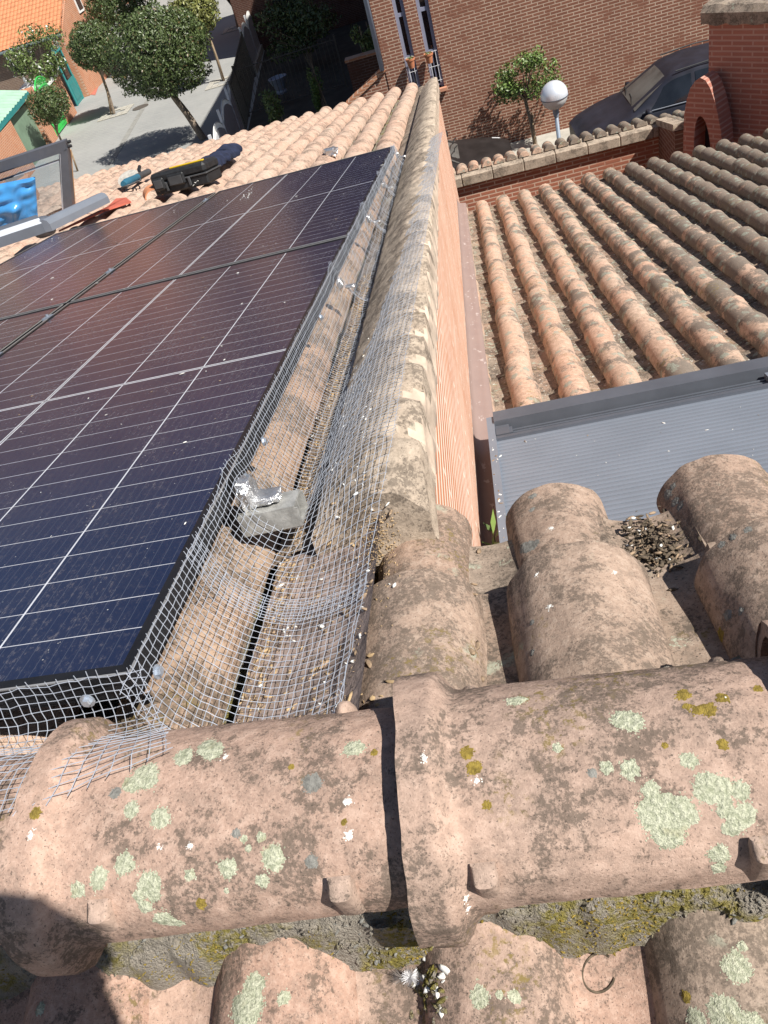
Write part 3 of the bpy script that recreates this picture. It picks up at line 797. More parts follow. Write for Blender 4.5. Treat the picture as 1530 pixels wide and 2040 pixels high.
def front_row(x, n):
    c = .5 + .5 * nz((x * 8, 1, 2)); e = sst(x, -.10, .03)
    y0 = lambda q: q + .006 * nz((x * 14, q * 9, 3))
    pts = [(x, y0(-.002), .004 + .0), (x, -.010, -.022), (x + .003, y0(-.022) - .004 * c, -.046), (x + .008 + .012 * e, y0(-.050), -.050 + .012 * c + .006 * e),
           (x + .018 + .030 * e, y0(-.086), -.014 + .010 * c), (x + .020 + .044 * e, y0(-.125) + .012 * e, .006 + .008 * c + .006 * nz((x * 30, 4, 1))), (x + .016 + .050 * e, y0(-.168 + .05 * e), .006 + .012 * c * c)]
    return resample([Vector(p) + Vector((0, .02 * (p[0]) * 0, 0)) for p in pts], 18)
rows = [front_row(.014 - PITCH * i, 18) for i in range(60)]
wire_sheet('wire_mesh', rows, 'crumpled wire mesh hanging from the front frame of the nearest panel onto the ridge', tail=.010)

# bolts through the mesh into the frame
def bolt(P, ax, lab):
    t = thing('mesh_bolt', lab, 'bolt', 'zinc bolts holding the wire mesh to the panel frame'); t.location = P
    bpy.context.view_layer.update()
    mb = MB(); mb.lathe(P, [(0, 0), (.0095, 0), (.0095, .0018), (0, .0018)], 18, ax=ax); o = mb.build('washer', M['zinc'], t, 40); o.matrix_parent_inverse = t.matrix_world.inverted()
    mb = MB(); mb.lathe(P, [(0, .0018), (.0062, .0018), (.0062, .0062), (.005, .0070), (0, .0070)], 6, ax=ax); o = mb.build('bolt_head', M['zinc'], t); o.matrix_parent_inverse = t.matrix_world.inverted()
def ueq(px, py, x, h):   # where the ray meets the panel's side face
    p = onplane(px, py, PANEL.X, PANEL.X.dot(PANEL(x, 0, 0))); return PANEL.inv(p)[1]
for (px, py, lab) in ((301, 1317, 'zinc bolt in the right panel side just behind its front corner'), (486, 942, 'zinc bolt right below the foil wrapped bracket'), (521, 871, 'zinc bolt just past the foil wrapped bracket on the panel side'), (639, 636, 'small distant zinc bolt on the panel side below the second foil patch')):
    bolt(PANEL(.018, ueq(px, py, .018, -.02), -.022), PANEL.X, lab)
p = onplane(175, 1395, PANEL.U, -.014); q = PANEL.inv(p); bolt(PANEL(q[0], -.014, q[2]), -PANEL.U, 'zinc bolt on the front edge of the nearest panel')

# foil wrapped brackets under the mesh
def crumple(mb, P, ax, bx, cx, n, amp, seed, m=0):
    """a crumpled half shell: P centre, three half axes"""
    rows = []
    for i in range(n + 1):
        th = math.pi * i / n; row = []
        for k in range(2 * n):
            ph = math.pi * k / n
            d = Vector((math.cos(th), math.sin(th) * math.cos(ph), math.sin(th) * math.sin(ph)))
            d = Vector([math.copysign(abs(c) ** .6, c) for c in d])
            f = 1 + amp * nz((d.x * 2.6 + seed, d.y * 2.6, d.z * 2.6)) + amp * .8 * abs(nz((d.x * 7 + seed, d.y * 7, d.z * 7)))
            row.append(P + (ax * d.x + bx * d.y + cx * d.z) * f)
        rows.append(row)
    mb.grid(rows, m, closed=True)
for i, (uc, lab) in enumerate(((.475, 'foil wrapped grey bracket under the mesh, nearest to the ridge'), (1.73, 'second foil wrapped bracket along the panel edge, halfway to the gap'), (2.62, 'foil patch under the mesh just beyond the gap between the panels'), (3.35, 'small foil tangle under the mesh on the farther panel'), (4.30, 'foil tangle at the far end of the mesh'))):
    t = thing('foil_bracket', lab, 'bracket', 'foil wrapped brackets along the panel edge'); t.location = PANEL(.04, uc, -.07); bpy.context.view_layer.update()
    mb = MB()
    if i < 1:
        c = PANEL(.052, uc + .005, -.074); f = .030
        mb.box(PANEL(.0, uc - .028, -.106), PANEL.X * .105 + PANEL.U * .008, PANEL.U * .058, PANEL.H * .004)
        mb.box(PANEL(.0, uc - .028, -.070), PANEL.X * .100 + PANEL.U * .008, PANEL.U * .058, PANEL.H * .004)
        mb.box(PANEL(.0, uc - .028, -.102), PANEL.X * .105 + PANEL.U * .008, PANEL.U * .004, PANEL.H * .032)
        mb.box(PANEL(.0, uc + .026, -.102), PANEL.X * .105 + PANEL.U * .008, PANEL.U * .004, PANEL.H * .032)
        mb.box(PANEL(.0, uc - .004, -.102), PANEL.X * .100 + PANEL.U * .008, PANEL.U * .004, PANEL.H * .032)
        o = mb.build('rail_end', M['rail_alu'], t); o.matrix_parent_inverse = t.matrix_world.inverted()
    z_ = (.78, .42, .42, .38, .45)[i]; mb = MB(); crumple(mb, PANEL(.018, uc + .008, -.040), PANEL.X * .020 * z_, PANEL.U * .034 * z_, PANEL.H * .034 * z_, 22, .20, i * 3.3)
    crumple(mb, PANEL(.046, uc + .012, -.056), PANEL.X * .036 * z_, PANEL.U * .028 * z_, PANEL.H * .010 * z_, 20, .22, i * 3.3 + 7)
    o = mb.build('foil_wrap', M['foil'], t, smooth=25); o.matrix_parent_inverse = t.matrix_world.inverted()

# ------------------------------------------------------------------ roller shutter roof window on the lower roof
SH = slope(13.0, -.80)
sh = thing('shuttered_roof_window', 'grey roof window closed by a ribbed aluminium roller shutter on the lower roof', 'roof window')
sh.location = SH(1.0, 1.7, -.2); bpy.context.view_layer.update()
def sp(mb, name, mat, smooth=False):
    o = mb.build(name, mat, sh, smooth); o.matrix_parent_inverse = sh.matrix_world.inverted(); return o
x0, x1 = .385, 1.56
mb = MB(); rows = []; u = .60
while u < 2.20:
    for du, h in ((0, -.007), (.0012, -.0008), (.012, .0006), (.0245, -.0004), (.0262, -.007)):
        rows.append([SH(x0 + .022, u + du, -.016 + h), SH((x0 + x1) / 2, u + du, -.0155 + h), SH(x1 - .022, u + du, -.016 + h)])
    u += .0292
mb.grid(rows[::-1] if False else [r[::-1] for r in rows]); sp(mb, 'shutter_slats', M['alu_light'])
for x in (x0, x1 - .030):
    mb = MB(); mb.box(SH(x, .60, -.05), SH.X * .030, SH.U * 1.81, SH.H * .052); mb.box(SH(x - .004 if x < 1 else x + .030, .60, -.19), SH.X * .004, SH.U * 1.81, SH.H * .145); sp(mb, 'side_rail', M['alu_light'])
mb = MB()
mb.box(SH(x0 + .03, 2.20, -.045), SH.X * (x1 - x0 - .06), SH.U * .020, SH.H * .042)
mb.box(SH(x0 + .03, 2.335, -.06), SH.X * (x1 - x0 - .06), SH.U * .10, SH.H * .072)
mb.box(SH(x0 + .03, 2.22, -.075), SH.X * (x1 - x0 - .06), SH.U * .115, SH.H * .025)
sp(mb, 'shutter_box', M['alu'])
mb = MB()
for du in (.035, .060, .085): mb.box(SH(x0 + .10, 2.22 + du, -.050), SH.X * (x1 - x0 - .18), SH.U * .012, SH.H * .022)
sp(mb, 'guide_channel', M['alu'])
for x in (x0 + .032, x1 - .10):
    mb = MB(); mb.box(SH(x, 2.235, -.05), SH.X * .055, SH.U * .085, SH.H * .046); mb.box(SH(x + .055, 2.250, -.05), SH.X * .012, SH.U * .055, SH.H * .040); sp(mb, 'end_bracket', M['alu_light' if x > 1 else 'alu'])
mb = MB(); mb.box(SH(x0 + .004, .60, -.19), SH.X * (x1 - x0 - .008), SH.U * 1.83, SH.H * .125); sp(mb, 'curb', M['alu_dark'])

# ------------------------------------------------------------------ opened roof window with clear sash at the left
Pf = LEFT.at(138, 424, -.06)
YS = Pf.y
rw = thing('open_roof_window', 'opened grey roof window sash with clear pane standing beyond the left panels', 'roof window')
rw.location = onY(70, 440, YS); bpy.context.view_layer.update()
def rp(mb, name, mat, smooth=False):
    o = mb.build(name, mat, rw, smooth); o.matrix_parent_inverse = rw.matrix_world.inverted(); return o
S = lambda x, y, dy=0.0: onY(x, y, YS + dy)
mb = MB()
mb.prism([S(-60, 342), S(-60, 366), S(118, 306), S(133, 299), S(128, 281)], (0, .07, 0))
mb.prism([S(120, 305), S(126, 423), S(145, 417), S(134, 296)], (0, .07, 0))
rp(mb, 'sash_frame', M['alu'])
mb = MB(); mb.prism([S(117, 308), S(124, 424), S(127, 423), S(120.5, 307)], (0, .045, 0)); mb.prism([S(-60, 379), S(-60, 383), S(117, 322), S(117, 318)], (0, .02, 0)); rp(mb, 'inner_trim', M['line'])
mb = MB(); mb.prism([S(-60, 362), S(-60, 480), S(126, 425), S(119, 306)], (0, .006, 0)); rp(mb, 'pane', M['glass'])
mb = MB(); mb.prism([S(135, 300, .07), S(142, 417, .07), S(149, 414, .07), S(140, 300, .07)], (0, .03, 0)); rp(mb, 'wooden_batten', M['wood'])
mb = MB()
for dx, dy in ((134, 283), (136, 292)): mb.lathe(S(dx, dy, .03), [(0, 0), (.012, 0), (.012, .03), (0, .03)], 8, ax=(1, 0, 0))
rp(mb, 'hinge', M['alu_dark'])
# aluminium upper hood lying across the tiles
def hood(a, b, w, h, m='alu', cap=0.0):
    a = Vector(a); b = Vector(b); d = (b - a).normalized(); n = LEFT.H; s = n.cross(d).normalized()
    prof = [(-w, 0), (-w, h * .55), (-w * .75, h * .85), (-w * .3, h), (w * .4, h), (w * .85, h * .8), (w, h * .45), (w, 0)]
    rows = [[p + s * y + n * z for y, z in prof] for p in (a, a.lerp(b, .5), b)]
    mb = MB(); mb.grid(rows); mb.poly(rows[0]); mb.poly(rows[-1][::-1]); return mb
A = LEFT.at(92, 463, -.03); B = LEFT.at(208, 406, -.03)
rp(hood(A, B, .055, .085), 'hood', M['alu_light'])
A2 = LEFT.at(-40, 505, -.03); rp(hood(A2, LEFT.at(88, 462, -.03), .08, .12), 'lower_hood', M['alu'])
mb = MB(); crumple(mb, LEFT.at(86, 452, .0), LEFT.X * .075, LEFT.U * .07, LEFT.H * .07, 10, .02, 2); rp(mb, 'hood_corner', M['alu'], 40)

# blue bag, cardboard box behind the pane
def bulge(name, quad, depth, push, mat, label, cat, n=24, seed=0, wr=.62):
    tl, tr, br, bl = [Vector(q) for q in quad]; dv = (CAM_POS - tl).normalized(); dv.z = 0; dv.normalize()
    F = []; Bk = []
    for j in range(n + 1):
        v = j / n; rf = []; rb = []
        for i in range(n + 1):
            t = i / n; p = tl.lerp(tr, t).lerp(bl.lerp(br, t), v)
            e = (math.sin(math.pi * min(1, max(0, t))) * math.sin(math.pi * (.12 + .88 * v) if v < 1 else 0)) ** .5 if 0 < t < 1 and 0 < v < 1 else 0
            f = e * (1 + wr * (abs(nz((t * 2.3 + v * 1.6, v * 2.6 - t * 1.8, seed))) * 2.4 - .6) + wr * .2 * nz((t * 8, v * 3, seed + 2)))
            rf.append(p + dv * push * f); rb.append(p - dv * depth * e)
        F.append(rf); Bk.append(rb)
    mb = MB(); mb.grid([r[::-1] for r in F]); mb.grid(Bk)
    return tag(mb.build(name, M[mat], None, 60), label, cat)
bulge('plastic_bag', [S(-30, 372, -.16), S(70, 352, -.16), S(76, 440, -.20), S(-40, 474, -.20)], .08, .11, 'blue_bag', 'shiny blue plastic bag slumped against the open roof window pane', 'bag', seed=3)
t = thing('cardboard_box', 'small open cardboard box behind the blue plastic bag', 'box'); t.location = S(66, 372, .5); bpy.context.view_layer.update()
mb = MB(); bx = S(70, 398, .62); mb.box(bx + Vector((-.16, 0, -.02)), (.17, .05, 0), (-.05, .16, 0), (0, 0, .20)); o = mb.build('carton', M['cardboard'], t); o.matrix_parent_inverse = t.matrix_world.inverted()
mb = MB(); mb.box(bx + Vector((-.16, 0, .182)), (.16, .05, .03), (0, .004, 0), (.0, -.03, .05)); o = mb.build('flap', M['white'], t); o.matrix_parent_inverse = t.matrix_world.inverted()

# ------------------------------------------------------------------ tools lying on the tiles
def lframe(px, py, qx, qy, h=-.085):
    a = LEFT.at(px, py, h); b = LEFT.at(qx, qy, h); d = (b - a); L = d.length; d.normalize()
    return Frame(a, d, LEFT.H.cross(d).normalized(), LEFT.H), L
F, L = lframe(312, 392, 418, 366)
tb = thing('tool_case', 'black plastic tool case with yellow handle strips lying on the tiles', 'tool case'); tb.location = F.o; bpy.context.view_layer.update()
def tp(mb, name, mat, root, smooth=False):
    o = mb.build(name, M[mat], root, smooth); o.matrix_parent_inverse = root.matrix_world.inverted(); return o
def bev(mb, f, x0, x1, u0, u1, h0, h1, c):
    P = []
    hc_ = min(c, (h1 - h0) * .3)
    for h, k in ((h0, hc_), (h0 + hc_, 0), (h1 - hc_, 0), (h1, hc_)):
        xs = [(x0 + k, u0 + c), (x0 + c, u0 + k), (x1 - c, u0 + k), (x1 - k, u0 + c), (x1 - k, u1 - c), (x1 - c, u1 - k), (x0 + c, u1 - k), (x0 + k, u1 - c)]
        P.append([f(x, u, h) for x, u in xs])
    mb.grid(P, closed=True); mb.poly(P[-1]); mb.poly(P[0][::-1])
Wd = L * .52
mb = MB(); bev(mb, F, 0, L, 0, Wd, .0, L * .17, .012); tp(mb, 'tray', 'tool_black', tb)
mb = MB(); bev(mb, F, -.006, L + .006, -.006, Wd + .006, L * .17, L * .33, .022); bev(mb, F, L * .02, L * .24, -.022, .06, L * .07, L * .26, .012); bev(mb, F, L * .30, L * .62, -.022, .06, L * .09, L * .27, .012); tp(mb, 'lid', 'tool_black', tb)
mb = MB(); bev(mb, F, -.010, L + .010, -.010, Wd + .010, L * .155, L * .18, .004); tp(mb, 'rim', 'tool_grey', tb)
for a, b in ((.30, .62), (.60, .93)):
    mb = MB(); bev(mb, F, L * a, L * b, Wd * .30, Wd * .42, L * .33, L * .355, .006); tp(mb, 'handle_strip', 'yellow', tb)
for a in (.24, .66):
    mb = MB(); bev(mb, F, L * a, L * (a + .045), -.014, 0, L * .04, L * .17, .004); tp(mb, 'latch', 'tool_grey', tb)
for a, b in ((.06, .21), (.34, .58)):
    mb = MB(); bev(mb, F, L * a, L * b, -.026, -.02, L * .11, L * .235, .002); tp(mb, 'organiser_window', 'tool_grey', tb)

F, L = lframe(250, 378, 300, 352)
ag = thing('angle_grinder', 'blue angle grinder with worn disc and looped cable beside the tool case', 'power tool'); ag.location = F.o; bpy.context.view_layer.update()
mb = MB(); mb.tube([F(L * t, .0, .05) for t in (0, .12, .3, .5, .7, .86)], [.03, .040, .036, .033, .030, .020], 12); tp(mb, 'motor_body', 'tool_blue', ag, 50)
mb = MB(); mb.tube([F(L * t, .0, .05) for t in (.55, .75, 1.0)], [.034, .032, .030], 12); tp(mb, 'grip', 'tool_grey', ag, 50)
mb = MB(); mb.lathe(F(L * .62, .12, .06), [(0, -.003), (.115, -.003), (.115, .003), (0, .003)], 28, ax=LEFT.H * .8 - LEFT.U * .5); tp(mb, 'disc', 'disc', ag, 30)
mb = MB(); mb.tube([F(L * 1.15, .14, .05), F(L * 1.25, .17, .08), F(L * 1.42, .20, .10)], [.016, .019, .018], 10); tp(mb, 'side_handle', 'tool_black', ag, 50)
mb = MB(); pts = [F(-.02 + .17 * t + .05 * math.cos(t * 9), -.02 + .055 * math.sin(t * 9.5), .012 + .02 * abs(math.sin(t * 4))) for t in (i / 60 * 2.2 for i in range(61))]; mb.tube(pts, .0085, 7); tp(mb, 'cable', 'tool_grey', ag, True)

F, L = lframe(398, 352, 474, 312)
mb = MB()
def cloth(pts, rad, seed, n=26):
    pts = [Vector(p) for p in pts]; rows = []; N = 34
    for i in range(N + 1):
        t = i / N; c = crom(pts, t); c2 = crom(pts, min(1, t + .02)); c0 = crom(pts, max(0, t - .02)); d = (c2 - c0).normalized()
        s = LEFT.H.cross(d).normalized(); r = rad[0] + (rad[1] - rad[0]) * t
        row = []
        for k in range(n):
            a = 2 * math.pi * k / n
            q = r * (1 + .22 * nz((t * 7 + seed, math.cos(a) * 1.3, math.sin(a) * 1.3)) + .10 * math.sin(t * 40 + 3 * math.cos(a) + seed))
            row.append(c + s * q * 1.25 * math.cos(a) + LEFT.H * max(-.03, q * .8 * math.sin(a)))
        rows.append(row)
    mb.grid(rows, closed=True); mb.poly(rows[-1]); mb.poly(rows[0][::-1])
cloth([F(-.10, .05, .04), F(.10, .03, .05), F(L * .45, .05, .05), F(L * .75, .06, .05), F(L * 1.05, .05, .06)], (.075, .075), 1)
cloth([F(.02, -.05, .04), F(L * .4, -.02, .05), F(L * .8, -.03, .05)], (.085, .065), 4)
cloth([F(L * .7, .02, .05), F(L * .95, .08, .07), F(L * 1.12, .10, .05)], (.08, .07), 8)
tag(mb.build('work_trousers', M['denim'], None, 50), 'crumpled navy work trousers on the tiles behind the tool case', 'trousers')
mb = MB()
for sd, quad in ((1, [(118, 462), (178, 432), (262, 404), (252, 396), (232, 398), (205, 424)]),):
    pts = [LEFT.at(x, y, -.088) for x, y in quad]; mb.prism([p for p in pts], LEFT.H * .012)
tag(mb.build('red_membrane', M['red_membrane']), 'torn red sealing membrane lying at the panel top edge', 'membrane')
F, L = lframe(293, 397, 322, 388)
mb = MB(); arc_tile(mb, F, L * .5, -.06, .20, .075, .085, .0, .01, .9, seg=14, inner=True, nu=6)
tag(mb.build('loose_tile', M['orange_tile'], None, 45), 'loose red tile tipped up in front of the black tool case', 'tile')
mb = MB(); c = LEFT.at(160, 412, -.05); pts = []
for i in range(140):
    a = i * .23; r = .10 + .05 * nz((i * .05, 1, 1)); pts.append(c + LEFT.X * (math.cos(a) * r * 1.5 - .22 + .0022 * i) + LEFT.U * (math.sin(a) * r - .0008 * i) + LEFT.H * (.02 * nz((i * .1, 2, 3)) + .012))
mb.tube(pts, .0055, 6); tag(mb.build('extension_cord', M['cord'], None, True), 'tangle of orange cord on the tiles by the open roof window', 'cord')
mb = MB(); crumple(mb, LEFT.at(659, 303, -.09), LEFT.X * .045, LEFT.U * .05, LEFT.H * .03, 10, .5, 1); tag(mb.build('foil_scrap', M['foil'], None, 25), 'scrap of silver foil between tiles above the farther panel', 'foil')

# ------------------------------------------------------------------ buildings and street beyond the roofs
def root_at(name, label, cat, loc, group=None):
    t = thing(name, label, cat, group); t.location = loc; bpy.context.view_layer.update(); return t
def cp(mb, name, mat, root, smooth=False, rnd=False):
    o = mb.build(name, M[mat] if isinstance(mat, str) else mat, root, smooth, rnd)
    w = root.matrix_world if root.parent is None else root.matrix_world
    o.matrix_parent_inverse = w.inverted(); return o
def xz(px, py, Y): p = onY(px, py, Y); return p.x, p.z

# brown brick building across the road
BY = 20.0
bb = root_at('brick_building', 'brown brick building with two tall narrow windows across the road', 'building', (6, BY, GZ))
xl = -.95
wins = []
def wx(pl, pr, z):   # x of the left / right edge of a window
    return None
WL = (onY(818, 178, BY).x, onY(836, 161, BY).x, onY(818, 178, BY).z - .25)
WR = (onY(857, 150, BY).x, onY(885.5, 172, BY).x, onY(885, 172, BY).z)
WT = -1.6
mb = MB()
H1 = 4.0
def wallx(x0, x1, z0, z1): mb.box((x0, BY, z0), (x1 - x0, 0, 0), (0, .28, 0), (0, 0, z1 - z0))
wallx(xl, WL[0], GZ, H1); wallx(WL[1], WR[0], GZ, H1); wallx(WR[1], 34, GZ, H1)
wallx(WL[0], WL[1], GZ, WL[2]); wallx(WL[0], WL[1], WT, H1); wallx(WR[0], WR[1], GZ, WR[2]); wallx(WR[0], WR[1], WT, H1)
cp(mb, 'front_wall', 'brick_far', bb)
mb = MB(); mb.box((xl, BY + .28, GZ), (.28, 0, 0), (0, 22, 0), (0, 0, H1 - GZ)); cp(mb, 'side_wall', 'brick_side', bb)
mb = MB(); mb.box((xl + .3, BY + .9, GZ), (34, 0, 0), (0, 21, 0), (0, 0, H1 - GZ - .1)); cp(mb, 'flat_roof', 'dark_roof', bb)
for (a, b, z0), bars in ((WL, (26, 116)), (WR, (13, 103))):
    t = MB(); fw = .075
    for x in (a, b - fw): t.box((x, BY + .06, z0), (fw, 0, 0), (0, .09, 0), (0, 0, WT - z0))
    zs = [onY(800 if a < WR[0] - .01 else 850, y, BY).z for y in bars]
    for z in zs + [z0 + fw, z0 + fw / 2, WT]: t.box((a + fw, BY + .06, z - fw), (b - a - 2 * fw, 0, 0), (0, .09, 0), (0, 0, fw))
    t.box(((a + b) / 2 - .015, BY + .08, z0), (.03, 0, 0), (0, .05, 0), (0, 0, zs[1] - z0 - fw))
    w = cp(t, 'window', 'frame_blue', bb)
    g = MB(); g.box((a + fw * .5, BY + .105, z0), (b - a - fw, 0, 0), (0, .012, 0), (0, 0, WT - z0))
    o = g.build('pane', M['dark_glass'], w); o.matrix_parent_inverse = w.matrix_world.inverted()
    r = MB()
    for k in range(3): r.tube([(a + .02, BY - .03, zs[1] - .02 - .31 * k), (b - .02, BY - .03, zs[1] - .02 - .31 * k)], .007, 6)
    for xx in (a + .06, b - .06): r.tube([(xx, BY - .03, z0 + .12), (xx, BY - .03, zs[1])], .007, 6)
    o = r.build('guard_rail', M['fence_white'], w); o.matrix_parent_inverse = w.matrix_world.inverted()
    s = MB(); s.box((a - .05, BY - .12, z0 - .07), (b - a + .10, 0, 0), (0, .30, 0), (0, 0, .07)); o = s.build('sill', M['orange_render'], w); o.matrix_parent_inverse = w.matrix_world.inverted()
mb = MB(); mb.tube([(xl - .06, BY - .05, onY(766, 138, BY).z), (xl - .06, BY - .05, H1)], .055, 10); cp(mb, 'downpipe', 'pipe', bb, True)
def pot(px, py, Y, label):
    p = onY(px, py, Y); t = root_at('flower_pot', label, 'flower pot', p, 'flower pots hung on the window rails')
    mb = MB(); mb.lathe(p - Vector((0, 0, .14)), [(.0, 0), (.062, 0), (.092, .16), (.105, .16), (.108, .20), (.095, .20), (.088, .17), (0, .165)], 18); cp(mb, 'pot', 'terracotta_pot', t, 40)
    mb = MB(); mb.lathe(p - Vector((0, 0, .14)), [(.09, .172), (0, .178)], 14); cp(mb, 'soil', 'soil', t)
    mb = MB()
    for i in range(60):
        a = rng.random() * 6.28; r = rng.random() * .08; q = p + Vector((math.cos(a) * r, math.sin(a) * r, .03 + rng.random() * .05)); d = Vector((rng.gauss(0, 1), rng.gauss(0, 1), 1)).normalized() * .035; e = d.orthogonal().normalized() * .012
        mb.poly([q - e, q + e, q + d], 0, rng.random())
    cp(mb, 'plant', 'leaf_mid', t, rnd=True)
pot(818, 122, BY - .18, 'left terracotta flower pot, on the rail of the left tall window')
pot(854, 112, BY - .18, 'right terracotta flower pot, on the rail of the right tall window')
# the sloping garden wall that continues the brick front to the left
gw = root_at('garden_wall', 'sloping brick garden wall with soldier course coping left of the downpipe', 'wall', (-1.4, BY, GZ))
p0 = onY(766, 140, BY); p1 = onY(690, 215, BY)
mb = MB(); mb.prism([(xl, BY + .02, GZ), (xl, BY + .02, p0.z), (p1.x, BY + .02, p1.z), (p1.x, BY + .02, GZ)], (0, .24, 0)); cp(mb, 'wall_body', 'brick_far', gw)
mb = MB(); mb.prism([(xl, BY - .02, p0.z - .02), (xl, BY - .02, p0.z + .07), (p1.x, BY - .02, p1.z + .07), (p1.x, BY - .02, p1.z - .02)], (0, .32, 0)); cp(mb, 'coping', 'brick_orange_x', gw)
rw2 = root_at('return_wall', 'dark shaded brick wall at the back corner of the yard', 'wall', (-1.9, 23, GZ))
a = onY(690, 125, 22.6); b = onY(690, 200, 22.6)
mb = MB(); mb.box((a.x, 22.6, GZ), (xl - a.x, 0, 0), (0, .25, 0), (0, 0, a.z - GZ)); cp(mb, 'wall_body', 'brick_shaded', rw2)
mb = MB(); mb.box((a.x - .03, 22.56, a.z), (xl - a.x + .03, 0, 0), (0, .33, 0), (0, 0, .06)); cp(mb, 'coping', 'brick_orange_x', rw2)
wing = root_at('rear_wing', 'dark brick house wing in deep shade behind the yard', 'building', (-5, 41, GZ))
mb = MB(); mb.box((-8.2, 40, GZ), (7.2, 0, 0), (0, 8, 0), (0, 0, 10.2)); cp(mb, 'wall', 'brick_shaded', wing)
mb = MB(); mb.box((-6.4, 39.93, GZ), (1.0, 0, 0), (0, .06, 0), (0, 0, 2.1)); cp(mb, 'door', 'dark_glass', wing)
mb = MB(); mb.prism([(-8.5, 39.6, 3.7), (-.9, 39.6, 3.7), (-.9, 44, 5.2), (-8.5, 44, 5.2)], (0, 0, .2)); cp(mb, 'roof', 'tile_grey', wing)
ap = root_at('apartment_block', 'tall red brick apartment block far up the street, seen only mirrored in the panels', 'building', (-20, 74, GZ))
mb = MB(); mb.box((-62, 72, GZ), (56, 0, 0), (0, 10, 0), (0, 0, 22)); cp(mb, 'wall', 'brick_orange_x', ap)
for i in range(6):
    for j in range(5):
        mb = MB(); mb.box((-58 + i * 9, 71.9, -3 + j * 3.4), (1.6, 0, 0), (0, .08, 0), (0, 0, 1.5)); cp(mb, 'window', 'dark_glass', ap)

# ------------------------------------------------------------------ foliage
def leaf_ball(mb, c, rx, ry, rz, n, size, seed, fill=.35, flat=1.0, mats=(0, 1)):
    R = random.Random(seed)
    for i in range(n):
        z = R.uniform(-1, 1); a = R.uniform(0, 6.2832); s = math.sqrt(1 - z * z)
        d = Vector((s * math.cos(a), s * math.sin(a), z))
        if nz(d * 4.2 + Vector((seed * 3, 1, 0))) > .30 and R.random() < .75: continue
        rr = 1 + .20 * nz(d * 1.9 + Vector((seed, 0, 0))) + .16 * nz(d * 5 + Vector((0, seed, 0))) + .05 * nz(d * 12)
        rr *= 1 - fill * (R.random() ** 2.2) + .035 * R.random()
        p = c + Vector((d.x * rx, d.y * ry, d.z * rz)) * rr
        t = (d + Vector((R.gauss(0, .75), R.gauss(0, .75), R.gauss(0, .75)))).normalized()
        u = t.orthogonal().normalized(); u.rotate(Matrix.Rotation(R.uniform(0, 6.28), 3, t)); v = t.cross(u)
        L = size * R.uniform(.7, 1.3); W = L * .46
        b = len(mb.v); mb.v.extend(tuple(q) for q in (p - u * L, p + v * W + t * L * .12, p + u * L, p - v * W + t * L * .12))
        mb.face((b, b + 1, b + 2, b + 3), mats[1] if R.random() < .05 else mats[0], min(1, max(0, R.gauss(.5, .25))))
def trunk(mb, pts, r0, r1, n=9):
    N = len(pts); P = [crom(pts, i / 14) for i in range(15)]
    P = [p + Vector((.012 * nz((i, 1, 0)), .012 * nz((i, 5, 0)), 0)) for i, p in enumerate(P)]
    mb.tube(P, [r0 + (r1 - r0) * i / 14 for i in range(15)], n)
def ball_tree(base, top, c, r, rz, label, n, size, seed, leafm=('leaf_dark', 'leaf_brown'), grp='round clipped trees along the street', tr=(.11, .07), fill=.3, name='street_tree'):
    base = Vector(base); c = Vector(c)
    t = root_at(name, label, 'tree', base, grp)
    mb = MB(); trunk(mb, [base - Vector((0, 0, .05)), base.lerp(Vector(top), .5) + Vector((.03, 0, 0)), Vector(top), Vector(top).lerp(c, .5)], *tr)
    R = random.Random(seed)
    for k in range(7):
        a = k * .9 + R.random(); e = c + Vector((math.cos(a) * r * .7, math.sin(a) * r * .7, rz * R.uniform(-.3, .5)))
        s = Vector(top) + Vector((0, 0, -.1)); mb.tube([s, s.lerp(e, .5) + Vector((0, 0, .12)), e], [tr[1] * .7, tr[1] * .5, .012], 6)
    cp(mb, 'trunk', 'bark', t, True)
    mb = MB(); leaf_ball(mb, c, r, r, rz, n, size, seed, fill)
    leaf_ball(mb, c, r * .72, r * .72, rz * .72, n // 3, size * 1.2, seed + 1, .5)
    cp(mb, 'crown', [M[q] for q in leafm], t, rnd=True); return t
def gp(px, py): return onZ(px, py, GZ)
b1 = gp(406, 277); c1 = onY(316, 107, b1.y)
ball_tree(b1, onY(338, 180, b1.y), c1, 1.60, 1.30, 'big round clipped tree with a leaning trunk in the middle of the street', 19000, .050, 11, tr=(.13, .085), fill=.34)
b2 = gp(227, 227); c2 = onY(187, 93, b2.y)
ball_tree(b2, onY(203, 150, b2.y), c2, .98, .88, 'middle sized dense round tree in front of the teal gate', 10000, .048, 12, tr=(.07, .045))
b3 = gp(445, 160); c3 = onY(386, 26, b3.y)
ball_tree(b3, onY(415, 70, b3.y), c3, .95, .80, 'yellowish round tree partly hidden behind the big clipped tree', 4500, .065, 13, ('leaf_yellow', 'leaf_mid'), tr=(.07, .04), fill=.5)
b4 = Vector((gp(128, 300).x, gp(128, 300).y, GZ)); c4 = onY(98, 210, b4.y)
ball_tree(b4, onY(112, 258, b4.y), c4, .80, .62, 'small loose round tree in front of the bright green gate', 5200, .048, 14, ('leaf_dark', 'leaf_brown'), tr=(.05, .03), fill=.5)
c5 = onY(232, 8, 45.0); b5 = Vector((c5.x, 45.0, GZ))
ball_tree(b5, c5 - Vector((0, 0, .9)), c5, 1.55, 1.15, 'dark dense round tree farthest up the left side of the street', 8000, .065, 15, tr=(.09, .06))
b6 = gp(474, 54); c6 = onY(440, -60, b6.y)
ball_tree(b6, onY(463, 10, b6.y), c6, 1.2, 1.0, 'far street tree whose bare trunk stands by the white fence', 4000, .07, 16, tr=(.09, .07))
